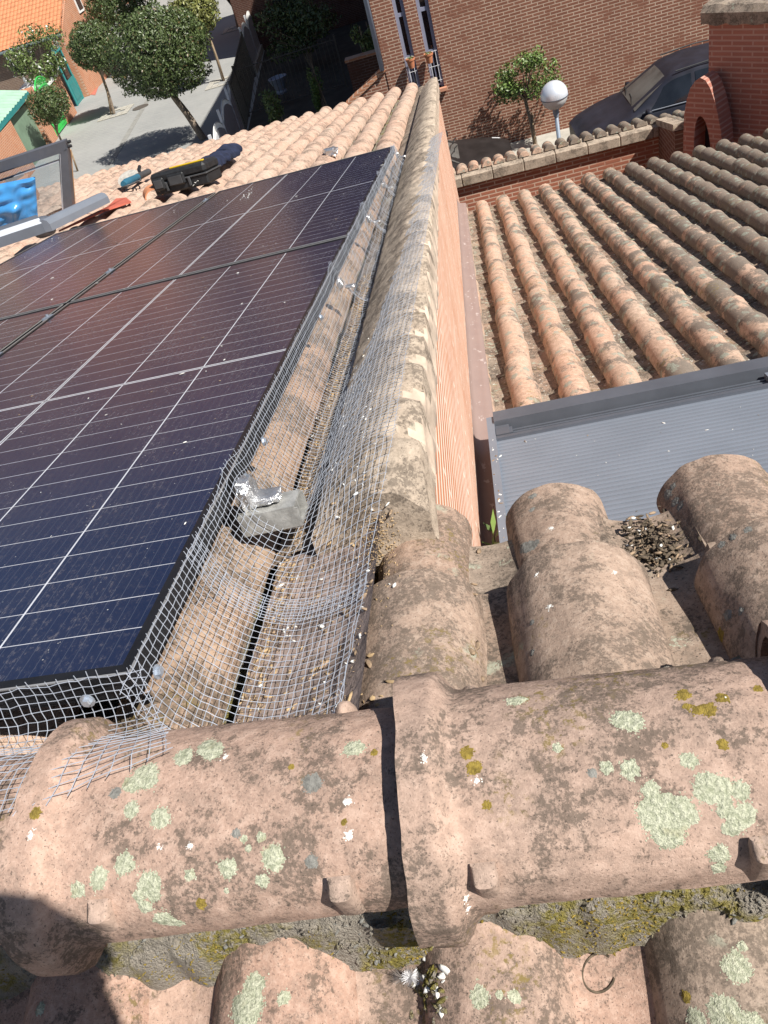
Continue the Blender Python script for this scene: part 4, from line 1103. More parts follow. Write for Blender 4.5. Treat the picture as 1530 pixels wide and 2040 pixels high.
# stakes beside the thin trees
def stake(px, py, qx, qy, label):
    a = gp(px, py); b = onY(qx, qy, a.y); mb = MB(); mb.tube([a, b], [.035, .03], 7)
    tag(mb.build('tree_stake', M['stake'], None, True), label, 'stake', 'wooden stakes supporting street trees')
stake(447, 161, 418, 74, 'tall leaning stake beside the yellowish round tree')
stake(155, 341, 141, 300, 'stake seen just right of the open roof window'); stake(222, 229, 210, 165, 'thin stake tied to the tree by the teal gate')
# tree pits and manhole
for px, py, lab in ((232, 225, 'pale concrete tree pit surround under the tree by the teal gate'), (445, 163, 'pale tree pit surround at the foot of the staked tree'), (470, 56, 'pale tree pit surround farthest up the street')):
    p = gp(px, py); t = MB(); N = 5
    for i in range(N):
        for j in range(N):
            if (i + j) % 2 == 0 or i in (0, N - 1) or j in (0, N - 1):
                if abs(i - 2) + abs(j - 2) > 1: t.box(p + Vector((-.7 + .28 * i, -.7 + .28 * j, .012)), (.25, 0, 0), (0, .25, 0), (0, 0, .02))
    tag(t.build('tree_pit_surround', M['concrete']), lab, 'tree surround', 'paved surrounds of the street trees')
p = gp(280, 214); mb = MB(); mb.lathe(p + Vector((0, 0, .006)), [(.36, 0), (.36, .012), (.33, .014), (.31, .009), (0, .010)], 28); tag(mb.build('manhole_cover', M['iron'], None, 30), 'round brown manhole cover in the grey street', 'manhole cover')

# ------------------------------------------------------------------ frontage on the left of the street
G0, G1 = gp(113, 277), gp(178, 190)
FD = (G1 - G0); FD.z = 0; FD.normalize(); FN = Vector((FD.y, -FD.x, 0))    # FN towards the street
if FN.x < 0: FN = -FN
def fpt(px, py, off=0.0):
    return onplane(px, py, FN, FN.dot(G0) + off)
def fprism(pts, depth, off=0.0, ground=False):
    P = [fpt(x, y, off) for x, y in pts]
    mb = MB(); mb.prism(P, -FN * depth); return mb
def drop(px, py, off=0.0):
    q = fpt(px, py, off); return Vector((q.x, q.y, GZ))
def fcol(pl, pr, off, depth):
    """a wall piece standing on the street between two pixel columns given by their top corners"""
    a = fpt(*pl, off); b = fpt(*pr, off)
    mb = MB(); mb.prism([Vector((a.x, a.y, GZ)), a, b, Vector((b.x, b.y, GZ))], -FN * depth); return mb
gh = root_at('garage', 'garage with mint corrugated roof and grey green door at the left edge', 'garage', drop(60, 230))
a = fpt(0, 246, .1); b = fpt(55, 182, .1); dz = Vector((0, 0, 0))
ra = fpt(0, 150, -2.6); 
mb = MB(); rows = []
for i in range(61):
    t = i / 60 * 1.9 - .9
    e = a.lerp(b, t); up = Vector((0, 0, .035 if i % 3 == 0 else 0))
    rows.append([e + up, e - FN * 3.6 + Vector((0, 0, 1.05)) + up])
mb.grid(rows); mb.grid([[p - Vector((0, 0, .05)) for p in r] for r in rows][::-1]); cp(mb, 'roof', 'mint', gh)
mb = MB(); mb.prism([a.lerp(b, -.9) + FN * .02, a.lerp(b, 1.0) + FN * .02, a.lerp(b, 1.0) + FN * .02 - Vector((0, 0, .16)), a.lerp(b, -.9) + FN * .02 - Vector((0, 0, .16))], -FN * .06); cp(mb, 'fascia', 'teal', gh)
e = a.lerp(b, .30) - FN * 1.2 + Vector((0, 0, .36)); mb = MB(); mb.box(e, FD * .55, -FN * .6 + Vector((0, 0, .18)), Vector((.02, 0, .05))); cp(mb, 'skylight', 'dark_glass', gh)
mb = fcol((14, 245), (58, 200), -.12, .06); cp(mb, 'door', 'garage_green', gh)
mb = MB(); q0 = a.lerp(b, -.9); q1 = a; mb.prism([Vector((q0.x, q0.y, GZ)), q0 - Vector((0, 0, .2)), a.lerp(b, .25) - Vector((0, 0, .2)), Vector((a.lerp(b, .25).x, a.lerp(b, .25).y, GZ))], -FN * .4); cp(mb, 'pillar', 'brick_orange', gh)
def pillar(pl, pr, off, d, label, mat='brick_orange', cap=None):
    t = root_at('brick_pillar', label, 'pillar', drop(*pl), 'brick pillars along the left frontage')
    cp(fcol(pl, pr, off, d), 'shaft', mat, t)
    if cap:
        A = fpt(*pl, off + .05); B = fpt(*pr, off + .05); mb = MB(); mb.prism([A, A + Vector((0, 0, .09)), B + Vector((0, 0, .09)), B], -FN * (d + .1)); cp(mb, 'cap', cap, t)
        if cap == 'white':
            for k in (.25, .8):
                c = A.lerp(B, .5) - FN * (d * k) + Vector((0, 0, .09)); mb = MB(); mb.lathe(c, [(.05, 0), (.03, .10), (.045, .16), (.10, .20), (.075, .24), (.085, .30), (0, .42)], 12); cp(mb, 'finial', 'white', t, 40)
    return t
pillar((50, 188), (64, 172), .04, .5, 'brick pillar between the garage door and the bright green gate')
pillar((100, 170), (117, 148), .05, 1.5, 'broad brick pillar with a white cap and finials beside the bright green gate', cap='white')
pillar((124, 72), (133, 64), .05, .6, 'tall orange brick pillar beside the teal gate')
# bright green arched gate
gg = root_at('green_gate', 'bright green metal gate with arched barred top', 'gate', drop(85, 190))
A = fpt(64, 196, -.02); B = fpt(104, 160, -.02)
zA = GZ
mb = MB(); lo = gp(113, 277) + Vector((0, 0, .06)); lo2 = gp(139, 243) + Vector((0, 0, .06)); lo2 = lo + FD * (lo2 - lo).dot(FD)
mb.prism([lo, lo + Vector((0, 0, 1.25)), lo2 + Vector((0, 0, 1.25)), lo2], -FN * .05); cp(mb, 'panel', 'green_gate', gg)
for k in range(2):
    for j in range(2):
        p_ = lo.lerp(lo2, .08 + .48 * k) + Vector((0, 0, .12 + .56 * j)) + FN * .02; q_ = lo.lerp(lo2, .44 + .48 * k) + Vector((0, 0, .12 + .56 * j)) + FN * .02
        mb = MB(); mb.prism([p_, p_ + Vector((0, 0, .46)), q_ + Vector((0, 0, .46)), q_], -FN * .03); cp(mb, 'raised_panel', 'green_gate', gg)
mb = MB(); W = (lo2 - lo).length
for rr in (0, .28):
    pts = []
    for i in range(17):
        t = i / 16; pts.append(lo.lerp(lo2, t) + Vector((0, 0, 1.25 + .20 + (.62 - rr) * math.sin(math.pi * (t * .92 + .04)) ** .8 - rr * .2)))
    mb.tube(pts, .028, 6)
for i in range(1, 15):
    t = i / 15; mb.tube([lo.lerp(lo2, t) + Vector((0, 0, 1.25)), lo.lerp(lo2, t) + Vector((0, 0, 1.45 + .62 * math.sin(math.pi * (t * .92 + .04)) ** .8))], .014, 5)
cp(mb, 'bars', 'green_gate', gg)
wp = root_at('white_panel', 'white low wall panel between the brick pillar and the teal gate', 'wall', drop(120, 180))
a_ = fpt(112, 178, .03); b_ = fpt(124, 168, .03); mb = MB(); mb.prism([Vector((a_.x, a_.y, GZ + .9)), a_, b_, Vector((b_.x, b_.y, GZ + .9))], -FN * .2); cp(mb, 'slab', 'white', wp)
mb = MB(); mb.prism([Vector((a_.x, a_.y, GZ)), Vector((a_.x, a_.y, GZ + .9)), Vector((b_.x, b_.y, GZ + .9)), Vector((b_.x, b_.y, GZ))], -FN * .22); cp(mb, 'plinth', 'brick_orange', wp)
# teal gate
tg = root_at('teal_gate', 'teal metal gate with glazed upper half in a stone faced entrance', 'gate', drop(150, 160))
A = drop(126, 150, -.25); B = drop(146, 118, -.25)
up = Vector((0, 0, 1))
mb = MB(); mb.prism([A, A + up * 1.05, B + up * 1.05, B], -FN * .06); cp(mb, 'panel', 'teal', tg)
for k in range(2):
    p_ = A.lerp(B, .1 + .45 * k) + up * .18 + FN * .02; q_ = A.lerp(B, .45 + .45 * k) + up * .18 + FN * .02
    mb = MB(); mb.prism([p_, p_ + up * .7, q_ + up * .7, q_], -FN * .03); cp(mb, 'raised_panel', 'teal', tg)
mb = MB()
for (p_, q_) in ((A, A + up * 2.25), (B, B + up * 2.25), (A + up * 2.2, B + up * 2.2), (A.lerp(B, .5), A.lerp(B, .5) + up * 2.2)): mb.tube([p_, q_], .05, 6)
for i in range(9): mb.tube([A.lerp(B, i / 8) + up * 2.25, A.lerp(B, (i + .5) / 8.5) + up * 2.5, A.lerp(B, (i + 1) / 9) + up * 2.25], .014, 5)
cp(mb, 'gate_frame', 'teal', tg)
mb = MB(); mb.prism([A + up * 1.05 - FN * .02, A + up * 2.2 - FN * .02, B + up * 2.2 - FN * .02, B + up * 1.05 - FN * .02], -FN * .02); cp(mb, 'pane', 'dark_glass', tg)
# house behind with the bright orange roof
hy = 41.5
oh = root_at('orange_roof_house', 'house with a bright orange tiled roof at the top left corner', 'house', Vector((onY(60, 90, hy).x, hy + 3, GZ)))
e0 = onY(-90, 131, hy); e1 = onY(122, 69, hy); ez = (e0.z + e1.z) / 2
xr_ = e1.x; xl_ = xr_ - 9.5
mb = MB(); rows = []; NX = 190; NR = 22
for j in range(NR + 1):
    for s_ in (0, 1):
        t = (j + s_ * .96) / NR
        if j == NR and s_: continue
        row = []
        for i in range(NX + 1):
            x = xl_ + (xr_ - xl_) * i / NX
            row.append((x, hy + 6.4 * t, ez + 3.1 * t + .035 * abs(math.sin(i * math.pi / 4)) + (.035 if not s_ else 0)))
        rows.append(row)
mb.grid(rows); cp(mb, 'roof', 'orange_tile', oh, smooth=40)
mb = MB(); mb.box((xl_, hy + .35, GZ), (xr_ - xl_ - .05, 0, 0), (0, 6, 0), (0, 0, ez - GZ - .12)); cp(mb, 'front_wall', 'stone', oh)
mb = MB(); mb.prism([(xr_ + .02, hy + .1, GZ), (xr_ + .02, hy + .1, ez - .05), (xr_ + .02, hy + 6.4, ez + 3.0), (xr_ + .02, hy + 6.4, GZ)], (-.07, 0, 0)); cp(mb, 'gable_wall', 'brick_orange', oh)
mb = MB(); mb.tube([(xl_, hy - .03, ez - .05), (xr_, hy - .03, ez - .05)], .07, 8); cp(mb, 'gutter', 'dark_roof', oh, True)
mb = MB(); mb.box((xr_ - 9.5, hy + 6.3, ez), (6.2, 0, 0), (0, 4, 0), (0, 0, 5)); cp(mb, 'upper_storey', 'orange_render', oh)
for k in range(2):
    mb = MB(); mb.box((xr_ + .03, hy + 3.2 + 1.5 * k, ez + .2 + .5 * k), (.05, 0, 0), (0, .8, 0), (0, 0, 1.0)); w_ = cp(mb, 'window', 'white', oh)
    g = MB(); g.box((xr_ + .07, hy + 3.3 + 1.5 * k, ez + .3 + .5 * k), (.02, 0, 0), (0, .6, 0), (0, 0, .8)); o = g.build('pane', M['dark_glass'], w_); o.matrix_parent_inverse = w_.matrix_world.inverted()
sg = root_at('side_garage', 'green garage door in an orange wall behind the middle sized tree', 'garage', Vector((xr_ + .6, hy + 3, GZ)))
f0 = drop(178, 165); f1 = drop(212, 95)
mb = MB(); mb.prism([f0, f0 + up * 2.5, f1 + up * 2.5, f1], -FN * .15); cp(mb, 'door', 'teal', sg)
mb = MB(); mb.prism([f0 + up * 2.5, f0 + up * 3.1, f1 + up * 3.1, f1 + up * 2.5], -FN * .3); cp(mb, 'lintel', 'orange_render', sg)
mb = MB(); q0, q1, q2, q3 = gp(172, 188), gp(190, 190), gp(215, 120), gp(205, 112)
mb.prism([v + Vector((0, 0, .006)) for v in (q0, q1, q2, q3)], (0, 0, .008)); tag(mb.build('red_pavement', M['red_paving']), kind='structure')
# flowering bush over the garden
def bush(px, py, Y, rx, rz, n, size, label, mats, seed, cat='bush'):
    c = onY(px, py, Y); t = root_at('garden_bush', label, cat, Vector((c.x, Y, GZ)))
    mb = MB(); R = random.Random(seed)
    for k in range(9): mb.tube([Vector((c.x, Y, GZ)), Vector((c.x + R.uniform(-.2, .2), Y, (c.z + GZ) / 2)), c + Vector((R.uniform(-rx, rx) * .7, R.uniform(-rx, rx) * .5, R.uniform(-.2, rz) * .8))], [.04, .03, .008], 5)
    cp(mb, 'stems', 'bark', t)
    mb = MB()
    for k in range(9): leaf_ball(mb, c + Vector((R.uniform(-rx, rx) * .75, R.uniform(-rx, rx) * .5, R.uniform(-rz, rz) * .7)), rx * .42, rx * .42, rz * .42, n // 9, size, seed + k, .7)
    cp(mb, 'crown', [M[q] for q in mats], t, rnd=True)
bush(62, 118, 37.5, 1.35, 1.1, 3600, .07, 'loose flowering bush behind the white capped pillar', ('leaf_mid', 'white'), 31)
bush(735, 78, 23.4, .40, .55, 1500, .045, 'small green shrub in the shaded yard beside the downpipe', ('leaf_mid', 'leaf_mid'), 32)
bush(628, 165, 25.0, .22, .75, 1200, .04, 'narrow young conifer in front of the yard railing', ('leaf_bright', 'leaf_mid'), 33)
bush(545, 215, 23.0, .28, .50, 900, .045, 'low shrub in the dark yard just above the roof edge', ('leaf_mid', 'leaf_dark'), 34)
bush(600, 60, 34.0, 1.6, 1.2, 3000, .08, 'wide dark shrub at the back of the shaded yard', ('leaf_dark', 'leaf_mid'), 35)

# railing across the yard, with an urn behind it
def railing(name, a, b, h, step, label, mat='fence_white', post=.03, spike=.1, r=.011, top=(.0, .0)):
    a = Vector(a); b = Vector(b); L = (b - a).length; n = max(2, int(L / step)); t = root_at(name, label, 'railing', a)
    mb = MB()
    for i in range(n + 1):
        p = a.lerp(b, i / n); mb.tube([p + up * .08, p + up * (h + spike)], r, 5)
    cp(mb, 'bars', mat, t)
    mb = MB()
    for z in (.12, h): mb.tube([a + up * z, b + up * z], r * 1.8, 6)
    cp(mb, 'rails', mat, t)
    for q in (a, b):
        mb = MB(); mb.box(q + Vector((-post, -post, 0)), (2 * post, 0, 0), (0, 2 * post, 0), up * (h + spike + .05)); cp(mb, 'post', mat, t)
    return t
ya = gp(497, 232); yb = gp(690, 183)
yb.y = ya.y + .2
railing('yard_railing', ya, yb, 1.5, .14, 'dark picket railing running across the shaded yard', 'iron')
p = onZ(562, 185, GZ + .3); t = root_at('garden_urn', 'pale round planter standing in the dark yard behind the railing', 'planter', p)
mb = MB(); mb.lathe(p, [(0, 0), (.20, 0), (.22, .05), (.17, .12), (.30, .42), (.34, .52), (.30, .52), (.26, .46), (0, .44)], 20); cp(mb, 'bowl', 'pipe', t, 40)
# wavy topped white fence on the right side of the street
def wavy(a, b, label):
    a = Vector(a); b = Vector(b); L = (b - a).length; d = (b - a).normalized(); s = Vector((d.y, -d.x, 0)); t = root_at('ornamental_fence', label, 'fence', a, 'wavy topped pale fences along the street')
    hz = lambda q: 1.35 + .32 * abs(math.sin(q * math.pi / 2.4)) ** 1.0
    n = int(L / .045)
    mb = MB(); lo, hi = [], []
    for i in range(n + 1):
        q = L * i / n; p = a + d * q; lo.append(p + up * .25); hi.append(p + up * (hz(q) - .15))
    mb.grid([lo, hi]); mb.grid([[x + s * .01 for x in hi], [x + s * .01 for x in lo]]); cp(mb, 'sheet', 'fence_white', t)
    mb = MB()
    for i in range(0, n + 1, 2):
        q = L * i / n; p = a + d * q - s * .02; mb.tube([p + up * .05, p + up * hz(q)], .012, 5)
    for k in range(3):
        mb.tube([a + d * (L * i / n) - s * .02 + up * (hz(L * i / n) - .16 * k) for i in range(0, n + 1, 2)], .014, 5)
    cp(mb, 'scrollwork', 'white', t)
    mb = MB(); mb.box(a - s * .1, d * L, s * .2, up * .25); cp(mb, 'plinth', 'concrete', t)
    k = 0
    while k <= L + .01:
        mb = MB(); mb.box(a + d * k - d * .04 - s * .05, d * .08, s * .08, up * 1.75); cp(mb, 'post', 'fence_white', t); k += 2.4
wavy((-5.92, 21.6, GZ), (-6.36, 27.2, GZ), 'pale wavy topped fence at the street corner, nearest to the roof')
wavy((-7.28, 35.8, GZ), (-7.85, 45.4, GZ), 'pale wavy topped fence farther up the street beside the dark yard')
railing('yard_gate', (-6.42, 27.6, GZ), (-7.2, 35.4, GZ), 1.5, .13, 'dark barred yard gate between the two pale wavy fences', 'iron')

# ------------------------------------------------------------------ cars
def car(name, label, loc, prof, W, paint, yaw=0.0):
    """prof: stations (x, z_bottom, z_belt, z_roof, half width factor, half width of the roof)"""
    t = root_at(name, label, 'car', Vector(loc), 'dark cars parked along the brick wall')
    T = Matrix.Translation(Vector(loc)) @ Matrix.Rotation(yaw, 4, 'Z')
    tr = lambda p: T @ Vector(p)
    def c2(mb, nm, mat, sm=False): mb.v = [tuple(tr(v)) for v in mb.v]; return cp(mb, nm, mat, t, sm)
    def at(x):
        for a, b in zip(prof, prof[1:]):
            if a[0] <= x <= b[0]:
                f = (x - a[0]) / max(1e-6, b[0] - a[0]); f2 = f
                return [p + (q - p) * f2 for p, q in zip(a, b)]
        return list(prof[-1] if x > prof[-1][0] else prof[0])
    xs = []
    for a, b in zip(prof, prof[1:]):
        k = max(2, int((b[0] - a[0]) / .06)); xs += [a[0] + (b[0] - a[0]) * i / k for i in range(k)]
    xs.append(prof[-1][0])
    sm = lambda x: [sum(at(x + d)[k] * w for d, w in ((-.10, .15), (-.05, .22), (0, .26), (.05, .22), (.10, .15))) for k in range(6)]
    def ring(x):
        _, zb, zl, zr, wf, rf = sm(x); w = W / 2 * wf; rw_ = W / 2 * rf
        L = [(0, zb), (w * .80, zb), (w * .96, zb + .08), (w, zb + (zl - zb) * .45), (w * .985, zl - .05), (w * .955, zl)]
        cab = zr - zl
        if cab > .02:
            for f in (.25, .5, .75, .92): L.append((w * .955 + (rw_ - w * .955) * f ** 1.15, zl + cab * f * .97))
            L += [(rw_ * .90, zl + cab * .975), (rw_ * .6, zl + cab * .992), (0, zr)]
        else:
            for f in (.92, .86, .8, .74): L.append((w * f, zl + .02 * (1 - f) * 5))
            L += [(w * .6, zl + .03), (w * .35, zl + .04), (0, zr if zr > zl else zl + .045)]
        return [(x, -y, z) for y, z in L][::1] + [(x, y, z) for y, z in L[-2:0:-1]]
    mb = MB(); R = [ring(x) for x in xs]; mb.grid(R, closed=True); mb.poly(R[0][::-1]); mb.poly(R[-1])
    c2(mb, 'body', paint, 35)
    def sidept(x, f, s, off=.008):
        _, zb, zl, zr, wf, rf = sm(x); w = W / 2 * wf; rw_ = W / 2 * rf; cab = zr - zl
        return (x, s * (w * .955 + (rw_ - w * .955) * f ** 1.15 + off), zl + cab * f * .97)
    def window(xa, xb, s, nm='window', f0=.10, f1=.86, skew0=0.0, skew1=0.0):
        mb = MB(); rows = []
        for i in range(9):
            row = []
            for j in range(7):
                f = f0 + (f1 - f0) * j / 6; x = (xa + skew0 * j / 6) + ((xb + skew1 * j / 6) - (xa + skew0 * j / 6)) * i / 8; row.append(sidept(x, f, s))
            rows.append(row)
        mb.grid(rows if s > 0 else [r[::-1] for r in rows]); c2(mb, nm, 'dark_glass', True)
    return t, c2, sm, window
MPV = [(0, .42, .70, .70, .74, .5), (.12, .24, .78, .78, .88, .5), (.55, .20, .90, .92, .97, .55), (1.02, .19, 1.00, 1.03, 1.0, .62), (1.12, .19, 1.01, 1.08, 1.0, .66), (1.92, .19, 1.02, 1.56, 1.0, .70), (2.4, .19, 1.02, 1.63, 1.0, .72), (3.4, .19, 1.02, 1.61, 1.0, .71), (4.05, .20, 1.0, 1.52, .98, .68), (4.30, .26, .98, 1.22, .94, .66), (4.42, .42, .80, .80, .86, .6)]
def full_car(name, label, x0, yc, prof, W, paint, flip=False, ws=(1.10, 1.88), sides=((1.42, 2.28, .34, 0), (2.36, 3.20, 0, -.04), (3.28, 3.95, 0, -.16)), wheels=(.85, 3.55), extra=True):
    yaw = math.pi if flip else 0.0
    t, c2, sm, window = car(name, label, (x0, yc, GZ + .004), prof, W, paint, yaw)
    for s in (-1, 1):
        for xa, xb, k0, k1 in sides: window(xa, xb, s, skew0=k0, skew1=k1)
    mb = MB(); rows = []
    for i in range(9):
        f = i / 8; x = ws[0] + .05 + (ws[1] - ws[0] - .10) * f; _, zb, zl, zr, wf, rf = sm(x); row = []
        for j in range(11):
            y = (j / 5 - 1); wd = W / 2 * (.84 + (rf - .90) * f * 1.0); row.append((x, y * wd, zr + .012 - .035 * abs(y) ** 2.2))
        rows.append(row)
    mb.grid([r[::-1] for r in rows]); c2(mb, 'windscreen', 'dusty_glass', True)
    for s in (-1, 1):
        mb = MB(); x = ws[0] + .28; crumple(mb, Vector((x, s * (W / 2 + .09), 1.06)), Vector((.06, 0, 0)), Vector((0, .10, 0)), Vector((0, 0, .065)), 8, .0, 0); c2(mb, 'mirror', paint, True)
        mb = MB(); rows = [[(x, s * (W / 2 * k), z) for k in (.62, .74, .86)] for x, z in ((.10, .62), (.22, .72), (.38, .76))]; mb.grid(rows if s < 0 else [r[::-1] for r in rows]); mb.v = [(a - .02, b, c + .03) for a, b, c in mb.v]; c2(mb, 'headlight', 'globe_low', True)
        for xw in wheels:
            mb = MB(); mb.lathe((xw, s * (W / 2 - .20), .31), [(0, 0), (.20, 0), (.29, .01), (.31, .04), (.31, .17), (.29, .20), (.21, .205), (0, .19)], 24, ax=(0, s, 0)); c2(mb, 'wheel', 'rubber', 40)
    if extra:
        for s in (-1, 1):
            mb = MB(); mb.tube([(2.0, s * W / 2 * .70, 1.60), (2.7, s * W / 2 * .71, 1.645), (3.6, s * W / 2 * .70, 1.61)], .014, 6); c2(mb, 'roof_trim', 'alu_dark')
            mb = MB(); mb.tube([(1.3, s * (W / 2 * .96 + .012), 1.045), (2.4, s * (W / 2 * .96 + .012), 1.05), (3.9, s * (W / 2 * .945 + .012), 1.035)], .012, 6); c2(mb, 'waist_trim', 'alu')
    mb = MB()
    for s in (-.45, .15): mb.tube([(ws[0] + .06, s * W * .5, 1.10), (ws[0] + .12, s * W * .5 + .28, 1.15), (ws[0] + .14, s * W * .5 + .52, 1.16)], .013, 5)
    c2(mb, 'wiper', 'rubber')
    return t
xm = onY(1143, 255, 17.9).x
full_car('parked_car', 'dusty black people carrier parked against the brown brick wall', xm, 17.95, MPV, 1.82, 'car_blue')
HAT = [(0, .40, .66, .66, .74, .5), (.12, .22, .72, .72, .88, .5), (.55, .18, .82, .83, .97, .55), (1.10, .17, .90, .92, 1.0, .62), (1.20, .17, .91, .95, 1.0, .66), (1.90, .17, .92, 1.36, 1.0, .66), (2.4, .17, .92, 1.42, 1.0, .68), (3.2, .17, .92, 1.38, 1.0, .66), (3.85, .22, .90, 1.02, .96, .62), (4.05, .42, .70, .70, .86, .6)]
xh = onY(1019, 290, 17.9).x
full_car('parked_car', 'black hatchback with its bonnet showing beside the party wall end', xh, 18.0, HAT, 1.76, 'car_black', flip=True, extra=False, wheels=(.8, 3.3), sides=((1.42, 2.28, .30, 0), (2.36, 3.30, 0, -.16)))
pz = onY(310, 2, 52.0)
full_car('parked_car', 'dark car at the head of the street, cut by the top picture edge', pz.x - 1.0, 52.0, HAT, 1.76, 'car_black', extra=False, wheels=(.8, 3.3), sides=((1.42, 2.28, .30, 0), (2.36, 3.30, 0, -.16)))

# ------------------------------------------------------------------ lamp, tree by the wall, low tiled porch wall, tower
LYc = 13.55
pc = onY(1104, 190, LYc); pb = onY(1112, 282, LYc)
lp = root_at('street_lamp', 'globe street lamp with a silvered dome on a grey blue post', 'street lamp', (pc.x, LYc, GZ))
mb = MB(); mb.tube([(pc.x, LYc, GZ), (pc.x, LYc, GZ + .5), (pc.x, LYc, pc.z - .17)], [.055, .036, .032], 14); cp(mb, 'post', 'lamp_post', lp, True)
R0 = .215
mb = MB(); mb.lathe((pc.x, LYc, pc.z), [(R0 * 1.015 * math.cos(a), R0 * 1.015 * math.sin(a)) for a in [R_(-9 + 99 * i / 22) for i in range(23)]], 40); cp(mb, 'dome', 'globe', lp, True)
mb = MB(); mb.lathe((pc.x, LYc, pc.z), [(R0 * math.cos(a), R0 * math.sin(a)) for a in [R_(-86 + 80 * i / 18) for i in range(19)]], 40); cp(mb, 'bowl', 'globe_low', lp, True)
mb = MB(); mb.lathe((pc.x, LYc, pc.z - R0 - .06), [(.036, -.06), (.05, .0), (.05, .06), (.03, .08)], 16); cp(mb, 'collar', 'lamp_post', lp, True)
mb = MB(); mb.lathe((pc.x, LYc, pc.z), [(R0 * 1.017, -.018), (R0 * 1.035, -.018), (R0 * 1.035, -.030), (R0 * 1.0, -.030)], 40); cp(mb, 'rim', 'alu', lp)
TY = 19.35
tb_ = onY(1067, 292, TY); tb_.z = GZ + .14
tt = onY(1047, 200, TY); cc = onY(1053, 150, TY)
t = root_at('wall_tree', 'small leafy tree on the pavement in front of the brown brick wall', 'tree', tb_)
mb = MB(); trunk(mb, [tb_, tb_.lerp(tt, .5) + Vector((.02, 0, 0)), tt, tt.lerp(cc, .6)], .055, .03)
Rr = random.Random(5); clumps = []
for k in range(17):
    px = Rr.uniform(1004, 1105); py = 112 + Rr.random() * 70 + abs(px - 1055) * .25
    e = onY(px, py, TY + Rr.uniform(-.45, .35)); clumps.append(e); mb.tube([tt, tt.lerp(e, .5) + Vector((0, 0, .05)), e], [.022, .014, .005], 5)
for px, py in ((1005, 188), (1012, 180), (1098, 185)): clumps.append(onY(px, py, TY - .1))
cp(mb, 'trunk', 'bark', t, True)
mb = MB()
for k, e in enumerate(clumps): leaf_ball(mb, e, .26, .24, .20, 190, .042, 60 + k, .8, mats=(0, 1))
cp(mb, 'crown', [M['leaf_bright'], M['leaf_yellow']], t, rnd=True)
p = onY(1063, 262, 19.3); mb = MB(); mb.tube([(p.x, 19.3, GZ + .14), p, p + Vector((.02, 0, .42))], [.022, .02, .018], 6); tag(mb.build('tree_stake', M['stake'], None, True), 'short broken stake beside the small tree at the brick wall', 'stake', 'wooden stakes supporting street trees')

PY = 12.6
pch = root_at('tiled_patio_wall', 'low brick patio wall capped with pale coping and short barrel tiles', 'wall', (2, PY, GZ))
zc = onY(1110, 302, PY).z
xc0, xc1 = onY(905, 348, PY).x - .4, onY(1312, 258, PY).x
mb = MB(); mb.box((xc0, PY + .03, GZ), (xc1 - xc0, 0, 0), (0, .25, 0), (0, 0, zc - .16 - GZ)); cp(mb, 'wall_body', 'brick_red', pch)
x = xc0
while x < xc1 - .05:
    w = min(.50, xc1 - x); mb = MB(); bev(mb, lambda a, b, c: Vector((a, b, c)), x + .003, x + w - .003, PY - .05, PY + .30, zc - .155 + rng.uniform(-.004, .004), zc + rng.uniform(-.005, .005), .012); cp(mb, 'coping_block', 'coping', pch); x += w
PF = slope(13.0); PF = Frame((0, PY + .10, zc + .035), PF.X, PF.U, PF.H)
mc = MB()
for k in range(30):
    x = xc0 + .12 + .203 * k
    if x > xc1 + .02: break
    arc_tile(mc, PF, x + rng.uniform(-.008, .008), .0, 0.45, .082, .088, -.02, -.01, rng.random(), seg=10, plug=True, wob=.05, inner=True, sq=.95)
cp(mc, 'short_tiles', 'tile_right', pch, 50, True)
sd = root_at('tiled_porch_roof', 'lower porch roof of grey barrel tiles running up to the brick tower', 'roof', (xc1 + .6, 11.8, GZ))
mc, mk = MB(), MB(); F2 = Frame((0, PY - 1.0, zc + .02 + 1.0 * math.tan(R_(13))), PF.X, PF.U, PF.H)
tile_rows(mc, mk, F2, [xc1 + .20 + .21 * k for k in range(12)], .0, 1.55, .33, .082, -.02, chan=.105)
cp(mc, 'cover_tiles', 'tile_right', sd, 50, True); cp(mk, 'channel_tiles', 'channel', sd, 50, True)
mb = MB(); mb.prism([F2(xc1 - .02, 0, -.02), F2(xc1 - .02, 1.1, -.02), F2(xc1 + .14, 1.1, -.02), F2(xc1 + .14, 0, -.02)], PF.H * .09); cp(mb, 'verge_coping', 'coping', sd)
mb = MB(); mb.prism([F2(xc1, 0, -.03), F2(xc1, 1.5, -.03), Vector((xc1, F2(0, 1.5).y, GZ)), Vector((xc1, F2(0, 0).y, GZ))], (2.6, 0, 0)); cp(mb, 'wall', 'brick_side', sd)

TWY = 9.75
A = onY(1412, 115, TWY); ph = R_(-50); td = Vector((math.cos(ph), math.sin(ph), 0)); tn = Vector((-td.y, td.x, 0))   # tn points away from us
zt = onY(1410, 42, TWY).z
tw = root_at('brick_tower', 'red brick stair tower with a thick mossy coping at the right edge', 'tower', Vector((A.x + 1, A.y, GZ)))
a0 = Vector((A.x, A.y, 0))
mb = MB(); mb.prism([a0 + up * -4.2, a0 + td * 3.2 + up * -4.2, a0 + td * 3.2 + tn * 2.2 + up * -4.2, a0 + tn * 2.2 + up * -4.2], up * (zt + 4.2)); cp(mb, 'shaft', 'brick_tower', tw)
mb = MB(); rows = []
for i in range(80):
    s_ = -.06 + 3.4 * i / 79; w_ = .02 * abs(math.sin(s_ * math.pi / .24)) + .012 * nz((s_ * 9, 2, 2))
    o_ = a0 + td * s_
    rows.append([o_ + tn * .1 + up * (zt - .02), o_ - tn * (.05 + w_) + up * (zt - .01 - w_), o_ - tn * (.07 + w_ * .5) + up * (zt + .10), o_ - tn * .02 + up * (zt + .15 + w_), o_ + tn * .25 + up * (zt + .175 + w_)])
